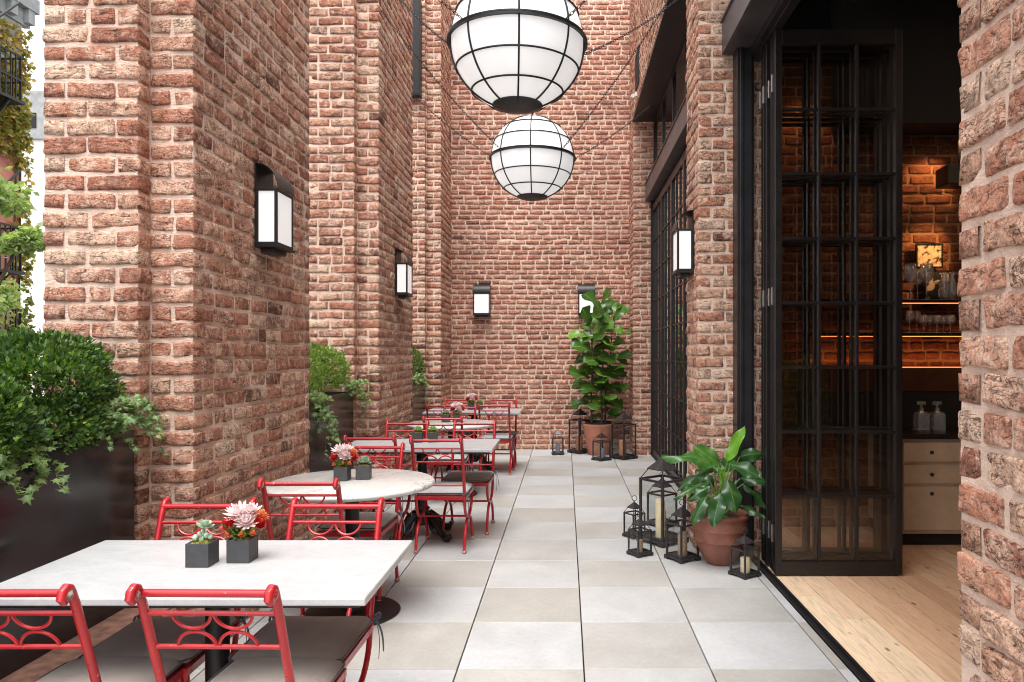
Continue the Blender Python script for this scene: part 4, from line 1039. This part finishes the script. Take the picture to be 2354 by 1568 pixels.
def succulent_pot(x, y, label, seed, mat, kind=0, rz=0):
    e = empty('succulent_pot', (x, y, TZ+.0015), rz, label, 'potted succulent', 'small square pots with succulents'); h = cube_pot(e); rr = random.Random(seed); m = MB()
    if kind == 0:
        rosette(m, (0, 0, h+.012), .050, 5, 11, .010, .45, rr)
        rosette(m, (.024, .016, h+.004), .022, 3, 7, .006, .6, rr); rosette(m, (-.026, .012, h+.004), .022, 3, 7, .006, .3, rr)
    else:
        rosette(m, (.004, .004, h+.045), .036, 4, 8, .010, .6, rr, (.25, 0, 1)); m.tube([(0, 0, h), (.004, .004, h+.045)], .006, 6)
        for k in range(9):
            a = rr.uniform(0, 6.28); q = rr.uniform(.01, .034); b = rr.uniform(.008, .013); m.t = (rr.uniform(.6, 1), 0, 0); m.ball((q*math.cos(a), q*math.sin(a), h+rr.uniform(.010, .026)), b*.8, b*.8, b, 10, 7)
        m.t = (.5, 0, 0)
        for k in range(8):
            a = rr.uniform(0, 6.28); petal(m, (0, 0, h+.01), (math.cos(a), math.sin(a), .5), .045, .006, .1, .8)
    m.build('rosette', mat, e, angle=0)
    g = MB()
    for k in range(70):
        a = rr.uniform(0, 6.28); q = rr.uniform(.0, .038); petal(g, (q*math.cos(a), q*math.sin(a), h-.002), (rr.uniform(-1, 1), rr.uniform(-1, 1), 1.0), rr.uniform(.008, .018), .002, 0, rr.random())
    g.build('sprigs', M['moss'], e, angle=0)
def flower_pot(x, y, label, seed, scale=1., mix=0):
    e = empty('flower_pot', (x, y, TZ+.0015), 0, label, 'potted flowers', 'small square pots with cut flowers'); h = cube_pot(e); rr = random.Random(seed); S = scale
    g = MB()
    for k in range(150):
        a = rr.uniform(0, 6.28); q = rr.uniform(.0, .036); p = (q*math.cos(a), q*math.sin(a), h+rr.uniform(-.004, .035)); petal(g, p, (math.cos(a)+rr.uniform(-.5, .5), math.sin(a)+rr.uniform(-.5, .5), rr.uniform(-.1, 1.2)), rr.uniform(.016, .034)*S, .005, .0, rr.random())
    for k in range(5):
        a = rr.uniform(0, 6.28); b = Vector((math.cos(a)*.03, math.sin(a)*.03, h+.02)); d = Vector((math.cos(a), math.sin(a), rr.uniform(.3, 1.))).normalized(); g.tube([b, b+d*.035*S], .0012, 4)
        for j in range(6): petal(g, b+d*(.008*j*S), (d.x+rr.uniform(-1, 1), d.y+rr.uniform(-1, 1), d.z+.4), .014, .004, .1, .7+rr.uniform(-.2, .3))
    g.build('greenery', M['box'] if mix == 0 else M['ivy'], e, angle=0)
    pk = MB(); spots_ = [((-.012, .004, h+.072*S), .050), ((.020, -.010, h+.048*S), .040), ((.024, .014, h+.078*S), .038)]
    for c, r_ in spots_: rosette(pk, c, r_*S*1.12, 5, 13, .0052, .62, rr, (c[0]*9, c[1]*9-.6, 1))
    pk.build('pink_blossoms', M['petal_pink'], e, angle=0)
    rd = MB()
    for c, r_ in [((-.034, -.016, h+.045*S), .030), ((.058, .0, h+.046*S), .024)]: rosette(rd, c, r_*S, 7, 12, .011, .5, rr, (c[0]*14, -.7, .8))
    rd.build('red_blossoms', M['petal_red'], e, angle=0)
    og = MB()
    for c, r_ in [((.052, .010, h+.065*S), .036), ((-.052, .008, h+.042*S), .020), ((.012, -.036, h+.014), .014), ((-.034, -.034, h+.010), .015), ((.045, -.03, h+.016), .014)]: rosette(og, c, r_*S, 5, 10, .0055, .5, rr, (c[0]*12, c[1]*5, 1))
    og.build('orange_blossoms', M['petal_orange'], e, angle=0)
    return e
succulent_pot(-1.275, 2.567, 'square pot with a pale rosette and round bead leaves on the nearest table', 51, M['succ'], 1)
flower_pot(-1.157, 2.619, 'square pot with pink, red and orange flowers on the nearest table', 61, 1.05)
flower_pot(-1.306, 4.277, 'square pot with a pink and orange bouquet on the nearer round table', 62, 1.1, 1)
succulent_pot(-1.193, 4.32, 'square pot with a grey green rosette on the nearer round table', 52, M['succ'], 0, .1)
succulent_pot(-1.236, 6.116, 'square pot with a spiky green rosette, pier side, on the second rectangular table', 53, M['succ_green'])
succulent_pot(-1.113, 6.13, 'square pot with a green rosette, aisle side, on the second rectangular table', 54, M['succ_green'], 0, .15)
succulent_pot(-1.298, 7.92, 'square pot with succulents on the far round table', 55, M['succ'])
flower_pot(-1.179, 7.92, 'square pot with white and orange flowers on the far round table', 63, 1.15, 1)
flower_pot(-1.25, 9.66, 'square pot with white and orange flowers on the farthest table', 64, 1.2, 1)
succulent_pot(-1.14, 9.68, 'square pot with a green rosette on the farthest table', 56, M['succ_green'])

# ================================================================== FLOOR LANTERNS
def floor_lantern(x, y, w, h, rz, label, candle=None, ring=True):
    """w: outer width of the body, h: height up to the roof tip"""
    e = empty('candle_lantern', (x, y, .001), R(rz), label, 'lantern', 'black metal candle lanterns on the floor')
    p = w*.055+.004; b = w/2; zb = .045*h+.012; zt = h*.70 if h < .6 else h*.755
    m = MB(); o = b*1.12; m.box(-o, o, -o, o, zb*.55, zb)
    for sx in (-1, 1):
        for sy in (-1, 1):
            x0, x1 = sorted((sx*o, sx*(o-w*.22))); y0, y1 = sorted((sy*o, sy*(o-w*.22))); m.box(x0, x1, y0, y1, 0, zb*.549)
    m.build('base', M['lantern'], e, smooth=False, bevel=.002)
    m = MB(); q = p
    for sx in (-1, 1):
        for sy in (-1, 1):
            x0, x1 = sorted((sx*b, sx*(b-q))); y0, y1 = sorted((sy*b, sy*(b-q))); m.box(x0, x1, y0, y1, zb, zt)
    for z0, z1 in ((zb, zb+q*.8), (zt-q, zt)):
        m.box(-b+q, b-q, -b, -b+q*.8, z0, z1); m.box(-b+q, b-q, b-q*.8, b, z0, z1); m.box(-b, -b+q*.8, -b+q, b-q, z0, z1); m.box(b-q*.8, b, -b+q, b-q, z0, z1)
    m.build('frame', M['lantern'], e, smooth=False, bevel=.0015)
    for k in range(4):
        m = MB(); c, s_ = [(1, 0), (0, 1), (-1, 0), (0, -1)][k]; rot = Matrix.Rotation(math.pi/2*k, 4, 'Z')
        m.box(b-q*.55, b-q*.42, -b+q, b-q, zb+q*.8, zt-q, rot); m.build('glass_pane', M['lantern_glass'], e, smooth=False)
    # pyramid roof carried on slanted wires
    rz0 = zt+(h-zt)*.42; rb = b*.66; m = MB()
    for sx in (-1, 1):
        for sy in (-1, 1): m = MB(); m.tube([(sx*(b-q/2), sy*(b-q/2), zt), (sx*rb*.92, sy*rb*.92, rz0)], w*.011+.0012, 6); m.build('roof_wire', M['lantern'], e)
    m = MB(); vs = [(-rb, -rb, rz0), (rb, -rb, rz0), (rb, rb, rz0), (-rb, rb, rz0), (-rb, -rb, rz0+.006), (rb, -rb, rz0+.006), (rb, rb, rz0+.006), (-rb, rb, rz0+.006), (-rb*.08, -rb*.08, h), (rb*.08, -rb*.08, h), (rb*.08, rb*.08, h), (-rb*.08, rb*.08, h)]
    m.add(vs, [(3, 2, 1, 0), (0, 1, 5, 4), (1, 2, 6, 5), (2, 3, 7, 6), (3, 0, 4, 7), (4, 5, 9, 8), (5, 6, 10, 9), (6, 7, 11, 10), (7, 4, 8, 11), (8, 9, 10, 11)])
    m.build('roof', M['lantern'], e, smooth=False)
    m = MB(); m.tube([(0, 0, h-.004), (0, 0, h+.012)], .003, 6); rr_ = .018+w*.02; m.torus((0, 0, h+.010+rr_), (.5, 1, 0), rr_, .0024+w*.003, 22, 6); m.build('ring_handle', M['lantern'], e)
    if candle:
        mat, cw, ch, lab, (dx, dy) = candle; m = MB(); r_ = cw/2
        m.lathe([(0, 0), (r_, 0), (r_, ch-.004), (r_*.93, ch), (r_*.7, ch-.006), (0, ch-.009)], 28, closed_ends=False)
        c = m.build('candle', mat, angle=40, loc=(x+dx, y+dy, zb+.002)); tag(c, lab, 'candle', 'pillar candles inside lanterns')
        m = MB(); m.tube([(0, 0, ch-.010), (.001, .001, ch+.004)], .0013, 5); m.build('wick', M['soil'], c)
floor_lantern(.215, 11.12, .245, .67, 40, 'tall black lantern against the end wall, left of the fig pot', (M['wax_tan'], .10, .20, 'brown pillar candle in the tall lantern left of the fig pot', (-.01, 0)))
floor_lantern(-.118, 10.93, .165, .365, 4, 'small black lantern farthest left on the floor by the end wall', (M['wax_grey'], .07, .12, 'grey candle in the farthest left small lantern by the end wall', (0, 0)))
floor_lantern(.505, 10.35, .185, .385, 36, 'small black lantern standing in front of the orange fig pot', (M['wax_grey'], .07, .14, 'grey candle in the small lantern in front of the fig pot', (.01, 0)))
floor_lantern(.835, 10.52, .255, .66, 40, 'tall black lantern right of the fig pot beside the corner pier', (M['wax_tan'], .10, .22, 'tan candle in the tall lantern right of the fig pot', (-.02, 0)))
floor_lantern(.775, 5.86, .265, .675, 38, 'tallest black lantern of the group in front of the middle brick pier', (M['wax'], .078, .30, 'tall cream candle in the tallest lantern by the middle pier', (-.02, -.02)))
floor_lantern(.845, 6.42, .19, .41, 38, 'black lantern seen through the glass of the tallest lantern', (M['wax'], .07, .10, 'cream candle in the lantern behind the tallest one', (0, 0)))
floor_lantern(.565, 6.02, .130, .285, 34, 'small black lantern left of the tallest one, half hidden by a smaller lantern')
floor_lantern(.555, 5.48, .130, .270, 32, 'smallest black lantern at the front left of the group by the pier', (M['speck'], .045, .085, 'gold flecked votive in the smallest front lantern', (0, 0)))
floor_lantern(.855, 5.36, .172, .385, 32, 'medium black lantern in front of the tallest one, left of the brown pot', (M['speck'], .070, .165, 'gold flecked pillar candle in the medium lantern by the brown pot', (0, .0)))
floor_lantern(1.215, 4.97, .142, .270, 33, 'small black lantern right of the brown pot at the foot of the folding doors', (M['wax'], .066, .095, 'cream candle in the small lantern right of the brown pot', (.005, 0)))

# ================================================================== FIG
def big_leaf(m, base, d, n, L_, W, prof, droop, cup, wave, tone, r, nl=10, nw=8, veins=7):
    d, sd, up = frame(Vector(d), Vector(n)); base = Vector(base); vs = []; cs = []; ph = r.uniform(0, 6); cols_ = [-1, -.66, -.33, -.045, 0, .045, .33, .66, 1]
    for i in range(nl+1):
        t_ = i/nl; w = W*np.interp(t_, *prof); ang = droop*t_; cen = base+d*(L_*(math.sin(ang)/max(droop, 1e-3) if abs(droop) > 1e-3 else t_))-up*(L_*(1-math.cos(ang))/max(abs(droop), 1e-3)*(1 if droop > 0 else -1) if abs(droop) > 1e-3 else 0)
        lu = (up*math.cos(ang)+d*math.sin(ang))
        for c in cols_:
            ed = abs(c); z = cup*ed**1.3*w+wave*L_*.055*math.sin(t_*11+ph+(1.3 if c > 0 else 0))*ed*ed - (.012*L_*abs(math.sin(t_*veins*math.pi)))*ed*.55
            vs.append(cen+sd*(c*w)+lu*z); cs.append((tone, 1. if abs(c) < .01 else (.10 if abs(c) < .3 and int(t_*20) % 2 else 0), 0))
    K = len(cols_); m.add(vs, [(i*K+j, i*K+j+1, (i+1)*K+j+1, (i+1)*K+j) for i in range(nl) for j in range(K-1)], cs)
FIG = ([0, .06, .25, .45, .68, .85, .95, 1.], [.05, .34, .52, .50, .86, 1., .72, .06])
e = empty('fig_pot', (.49, 10.93, .001), 0, 'tapered orange terracotta pot holding the tall fig plant', 'plant pot')
m = MB(); m.lathe([(0, 0), (.150, 0), (.158, .01), (.180, .12), (.205, .25), (.222, .36), (.228, .43), (.232, .45), (.228, .462), (.212, .462), (.208, .45), (.20, .41), (0, .41)], 48, closed_ends=False); m.build('pot_body', M['terra_a'], e, angle=50)
m = MB(); m.lathe([(.15, .43), (.204, .44), (.206, .492), (.196, .492), (.190, .445), (0, .44)], 40, closed_ends=False); m.build('inner_pot', M['iron'], e, angle=50)
e = empty('fig_tree', (.49, 10.93, .43), 0, 'tall fiddle leaf fig with broad glossy leaves in the orange pot', 'plant')
st = MB(); lf = MB(); r = random.Random(77)
stems = [[(-.10, .02, 0), (-.11, .02, .5), (-.08, -.02, 1.0), (-.13, -.02, 1.5)], [(.05, 0, 0), (.04, -.02, .5), (.07, 0, 1.0), (.04, -.02, 1.78)], [(.10, .03, 0), (.11, .02, .5), (.17, .02, .9), (.22, .0, 1.62)]]
for si, S in enumerate(stems):
    S = [Vector(p) for p in S]; st.tube(S, [.015, .013, .011, .006], 8)
    L_ = 3.; a = r.uniform(0, 6)
    nlf = 27
    for k in range(nlf):
        f = k/(nlf-1); z0 = (.12 if si == 1 else (.20 if si == 0 else .10)); t_ = (z0+(1-z0)*f)*3; i = min(2, int(t_)); p = S[i].lerp(S[i+1], min(1, t_-i))
        a += 2.4; rad = Vector((math.cos(a), math.sin(a)*.8-.10, 0)); el = .15+.9*f**1.5+r.uniform(-.25, .3)
        if k > nlf-3: el = 1.2
        d = (rad+Vector((0, 0, math.tan(min(el, 1.25))*.55))).normalized(); L2 = r.uniform(.25, .37)*(1.0 if f > .25 else .8); W = L2*r.uniform(.36, .45)
        nrm = Vector((rad.x*.2+r.uniform(-.35, .35), -.65+r.uniform(-.3, .3), .8))
        b = p+d*.035; st.tube([p, b], .004, 5)
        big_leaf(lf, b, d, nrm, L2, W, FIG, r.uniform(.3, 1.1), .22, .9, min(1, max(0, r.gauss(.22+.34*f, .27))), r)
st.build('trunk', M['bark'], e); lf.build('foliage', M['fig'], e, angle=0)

# ================================================================== BROWN POT AND PADDLE LEAF PLANT
PX, PY = 1.11, 5.27
e = empty('terracotta_pot', (PX, PY, .001), 0, 'round brown terracotta pot with a thick rolled rim and raised bands', 'plant pot')
m = MB(); m.lathe([(0, 0), (.088, 0), (.098, .006), (.135, .07), (.165, .13), (.176, .165), (.184, .172), (.182, .182), (.184, .21), (.187, .245), (.194, .252), (.191, .262), (.190, .30), (.190, .325), (.205, .335), (.213, .350), (.208, .364), (.192, .370), (.176, .362), (.170, .345), (.165, .32), (0, .32)], 56, closed_ends=False); m.build('pot_body', M['terra_b'], e, angle=60)
m = MB(); m.lathe([(.168, .325), (.10, .332), (0, .338)], 24, closed_ends=False); m.build('soil', M['soil'], e)
e = empty('paddle_leaf_plant', (PX, PY, .33), 0, 'plant with large dark paddle leaves and one upright bright leaf, in the brown pot', 'plant')
PAD = ([0, .1, .3, .55, .78, .92, 1.], [.10, .62, .98, 1., .74, .38, .02])
st = MB(); lf = MB(); r = random.Random(8); O = Vector((PX, PY, .33))
# (blade base u,v,Y) (tip u,v,Y) width m, face normal, tone, cup, droop
leaves = [
 ((1672, 1060, 5.25), (1706, 990, 5.22), .055, (-.6, -1, .3), .98, .35, .1),
 ((1655, 1070, 5.20), (1545, 1048, 5.10), .075, (.1, -.6, 1), .55, -.35, .7),
 ((1650, 1065, 5.30), (1600, 1036, 5.28), .075, (-.2, -1, .6), .62, .3, .5),
 ((1678, 1066, 5.15), (1738, 1096, 5.02), .075, (.2, -1, .8), .30, .15, .5),
 ((1700, 1050, 5.32), (1750, 1048, 5.30), .070, (-.1, -1, .5), .40, -.3, .6),
 ((1672, 1105, 5.08), (1690, 1168, 4.98), .085, (.1, -1, .35), .22, -.2, .5),
 ((1655, 1135, 5.04), (1642, 1200, 4.96), .075, (-.2, -1, .3), .22, .15, .4),
 ((1700, 1100, 5.25), (1762, 1110, 5.18), .060, (.1, -.6, 1), .2, -.35, .7),
 ((1708, 1112, 5.22), (1762, 1165, 5.14), .050, (.5, -.8, .7), .3, -.3, .7),
 ((1700, 1160, 5.15), (1750, 1186, 5.05), .045, (0, -.5, 1), .15, -.3, .5),
 ((1640, 1078, 5.25), (1570, 1120, 5.15), .055, (-.2, -.7, 1), .45, -.4, .8),
 ((1632, 1108, 5.20), (1562, 1140, 5.10), .045, (0, -.6, 1), .5, -.4, .5),
 ((1632, 1118, 5.15), (1590, 1150, 5.10), .050, (-.3, -1, .5), .3, -.3, .5),
 ((1625, 1140, 5.10), (1594, 1198, 5.02), .060, (-.8, -1, .4), .3, -.4, .7),
 ((1665, 1078, 5.35), (1625, 1075, 5.40), .070, (0, -1, .6), .4, .3, .4),
 ((1650, 1085, 5.38), (1690, 1060, 5.42), .065, (0, -1, .5), .5, .2, .4),
 ((1664, 1100, 5.18), (1652, 1080, 5.14), .028, (0, -1, .3), .95, .5, .2),
 ((1690, 1115, 5.40), (1735, 1080, 5.45), .06, (0, -1, .5), .35, .1, .5),
 ((1640, 1120, 5.42), (1600, 1085, 5.5), .06, (0, -1, .5), .3, .1, .5),
]
for i, (b, t_, W, nrm, tone, cup, dr) in enumerate(leaves):
    b = at(*b)-O; t_ = at(*t_)-O; root = Vector((r.uniform(-.05, .05), r.uniform(-.05, .05), 0)); mid = root.lerp(b, .55)+Vector((0, 0, .03))
    st.tube([root, mid, b], [.009, .007, .004], 8)
    L_ = (t_-b).length*1.16; W *= .78
    d = (t_-b).normalized(); up = Vector((0, 0, 1)); d2 = (d+up*dr*.35).normalized()
    big_leaf(lf, b, d2, nrm, L_, W, PAD, dr, cup, 1.1, tone, r, 14, 8, 9)
st.build('stem', M['stemgreen'], e); lf.build('foliage', M['tropic'], e, angle=0)

# ================================================================== OUTSIDE, LEFT GAP
# ivy covered brick building
e = empty('brick_building', (-12, 11.1, -4), math.pi/2, 'red brick building with creeper and iron fire escapes at the far left', 'building')
m = MB(); m.box(-7, 5.0, 0, 10, 0, 13.0); m.build('wall', M['ext_brick'], e, smooth=False)
m = MB(); m.box(-7.2, 5.2, -.28, -.002, 13.05, 13.35); m.box(-7.1, 5.1, -.14, -.002, 12.7, 13.048); m.box(-7.2, 5.2, -.0, 10, 13.052, 13.35)
for k in range(16): m.box(-2.6+.5*k, -2.42+.5*k, -.26, -.141, 12.75, 13.049)
m.build('cornice', M['stone_trim'], e, smooth=False)
m = MB(); m.box(-7, 5.05, -.08, -.001, 11.75, 11.95); m.box(3.4, 4.9, -.10, -.002, 11.95, 12.69); m.build('frieze_panel', M['stone_trim'], e, smooth=False)
for z in (1.2, 4.6, 8.2):
    w_ = MB(); w_.box(2.0, 3.2, -.03, -.001, z, z+2.0); f = w_.build('window', M['stone_trim'], e, smooth=False)
    w_ = MB(); w_.box(2.08, 3.12, -.04, -.031, z+.08, z+1.92); w_.build('pane', M['dark_wall'], f, smooth=False)
for z in (5.45, 7.15, 10.7):
    fe = MB(); x0, x1, y0 = 1.0, 4.2, -.7
    fe.box(x0, x1, y0, -.001, z, z+.06)
    for zz in (.45, .95): fe.box(x0, x1, y0, y0+.03, z+zz, z+zz+.035); fe.box(x1-.03, x1, y0+.03, -.001, z+zz, z+zz+.035)
    k = x0
    while k < x1: fe.box(k, k+.022, y0+.002, y0+.024, z+.06, z+.95); k += .14
    k = y0+.1
    while k < 0: fe.box(x1-.026, x1-.004, k, k+.022, z+.06, z+.95); k += .14
    fe.tube([(x1-.4, y0+.05, z), (x1-.4, -.02, z-.8)], .04, 6); fe.tube([(x0+.4, y0+.05, z), (x0+.4, -.02, z-.8)], .04, 6); fe.tube([(2.2, -.5, z+.1), (4.3, -.5, z+2.2)], .03, 6)
    fe.build('fire_escape', M['iron'], e, smooth=False)
g_ = np.random.default_rng(90)
def creeper(name, label, n, xr, zr, parentloc, seed, dens):
    g = np.random.default_rng(seed); P = np.stack([g.uniform(*xr, n), g.uniform(-.16, -.01, n), g.uniform(*zr, n)], 1)
    k = noise3(P*np.array([1, 0, 1])+seed, .9)[:, 0]+noise3(P+seed, 2.5)[:, 1]*.5+np.clip((P[:, 0]-4.1)*1.2, 0, 1)*.9 > dens; P = P[k]
    D = g.normal(size=P.shape)*.6+np.array([0, -.5, -.6]); tone = np.clip(g.normal(.5, .25, len(P))+.3*noise3(P, 1.1)[:, 0], 0, 1)
    v, q, a = cloud(P, D, .115, .42, tone, seed); c = empty(name, parentloc, math.pi/2, label, 'creeper'); fast_mesh('foliage', v, q, a, 'tone', M['creeper'], c, smooth=False)
    m = MB()
    for k in range(5):
        x = g.uniform(3.5, 5.0); m.tube([(x, -.02, zr[0]), (x+g.uniform(-.4, .1), -.03, (zr[0]+zr[1])/2), (min(5.0, x+.1), -.02, zr[1]-1)], .02, 5)
    m.build('stem', M['bark'], c)
creeper('wall_creeper', 'yellow green creeper climbing the corner of the red brick building', 30000, (.5, 5.12), (.0, 12.6), (-12, 11.1, -4), 91, .55)
# white building
e = empty('white_building', (-14, 30, -4), 0, 'pale whitewashed brick building behind the street tree', 'building')
m = MB(); m.box(-14, 6, 0, 12, 0, 16.1); m.build('wall', M['white_render'], e, smooth=False)
m = MB(); m.box(-14.1, 6.1, -.08, -.001, 14.3, 16.15); m.box(-14.1, 6.1, -.079, 12.1, 16.151, 16.25); m.build('parapet', M['stone_trim'], e, smooth=False)
for x in (-8.0, -5.2, -2.):
    w_ = MB(); w_.box(x-.35, x+.35, -.12, -.081, 14.75, 15.35); w_.build('window', M['dark_wall'], e, smooth=False)
# street trees
def tree(x, y, zb, label, crown, seed, n):
    e = empty('street_tree', (x, y, zb), 0, label, 'tree', 'leafy street trees'); r = random.Random(seed); m = MB(); V, Q, A = [], [], []; b = 0
    m.tube([(0, 0, 0), (.05, 0, 2.5), (.0, .05, 5), (.1, 0, 7)], [.20, .16, .11, .05], 10)
    for li, (cx, cy, cz, cr) in enumerate(crown):
        m.tube([(0, 0, max(1, cz-2.6)), (cx*.5, cy*.5, cz-1.1), (cx, cy, cz)], [.07, .045, .015], 6)
        P, d, g = shell_points((cx, cy, cz), (cr, cr, cr*.72), n, seed+li, .2, .5, -1)
        keep = noise3(P, 1.9)[:, 0] > -.02; P = P[keep]; d = d[keep]
        D = d*.4+g.normal(size=P.shape)*.6+np.array([0, 0, -.35]); tone = np.clip(g.normal(.5, .2, len(P))+.35*noise3(P, 2.2)[:, 1], 0, 1)
        v, q, a = cloud(P, D, .12, .38, tone, seed+li); V.append(v); Q.append(q+b); A.append(a); b += len(v)
    m.build('trunk', M['bark'], e); fast_mesh('crown', np.concatenate(V), np.concatenate(Q), np.concatenate(A), 'tone', M['tree'], e, smooth=False)
tree(-10.8, 13, -4, 'leafy green street tree overhanging the gap at the far left edge', [(.35, 0, 8.2, .75), (.85, -.2, 7.65, .42), (.3, .1, 6.5, .55), (-1.0, 0, 8.0, 1.4), (-.8, .3, 6.2, 1.1), (1.22, -.1, 7.55, .28), (.1, .2, 5.7, .45)], 95, 3600)

# ================================================================== CAMERA, LIGHT
cam = bpy.data.cameras.new('camera'); co = bpy.data.objects.new('camera', cam); col.objects.link(co); scene.camera = co
co.location = (0, 0, H); co.rotation_euler = (R(90), 0, 0)
cam.sensor_width = 36; cam.lens = F/2353*36; cam.clip_start = .05; cam.clip_end = 2000
cam.shift_x = -(1300-1176.5)/2353; cam.shift_y = (813-784)/2353
w = bpy.data.worlds.new('World'); scene.world = w; w.use_nodes = True; nt = w.node_tree; nt.nodes.clear()
sky = nt.nodes.new('ShaderNodeTexSky'); sky.sky_type = 'NISHITA'; sky.sun_disc = False
SE, SA = 70, 186      # sun elevation, compass azimuth measured from +Y clockwise
sky.sun_elevation = R(SE); sky.sun_rotation = R(SA); sky.air_density = 1; sky.dust_density = 3; sky.altitude = 50
hs = nt.nodes.new('ShaderNodeHueSaturation'); hs.inputs['Saturation'].default_value = .12; hs.inputs['Value'].default_value = 1.0
bg = nt.nodes.new('ShaderNodeBackground'); bg.inputs[1].default_value = .15; ow = nt.nodes.new('ShaderNodeOutputWorld')
nt.links.new(sky.outputs[0], hs.inputs['Color']); nt.links.new(hs.outputs[0], bg.inputs[0]); nt.links.new(bg.outputs[0], ow.inputs[0])
sl = bpy.data.lights.new('sun', 'SUN'); sl.energy = 1.0; sl.angle = R(40); sl.color = (1, .97, .93); so = bpy.data.objects.new('sun', sl); col.objects.link(so)
d = Vector((math.sin(R(SA))*math.cos(R(SE)), math.cos(R(SA))*math.cos(R(SE)), math.sin(R(SE)))); so.rotation_euler = d.to_track_quat('Z', 'Y').to_euler(); so.location = (0, 0, 20)
scene.view_settings.view_transform = 'Standard'; scene.view_settings.look = 'None'; scene.view_settings.exposure = 1.5; scene.view_settings.gamma = 1
scene.render.engine = 'CYCLES'; scene.cycles.filter_width = 1.05; cy = scene.cycles; cy.use_denoising = True; cy.max_bounces = 10; cy.diffuse_bounces = 5; cy.transparent_max_bounces = 32; cy.glossy_bounces = 5; cy.sample_clamp_indirect = 6; cy.caustics_reflective = False; cy.caustics_refractive = False
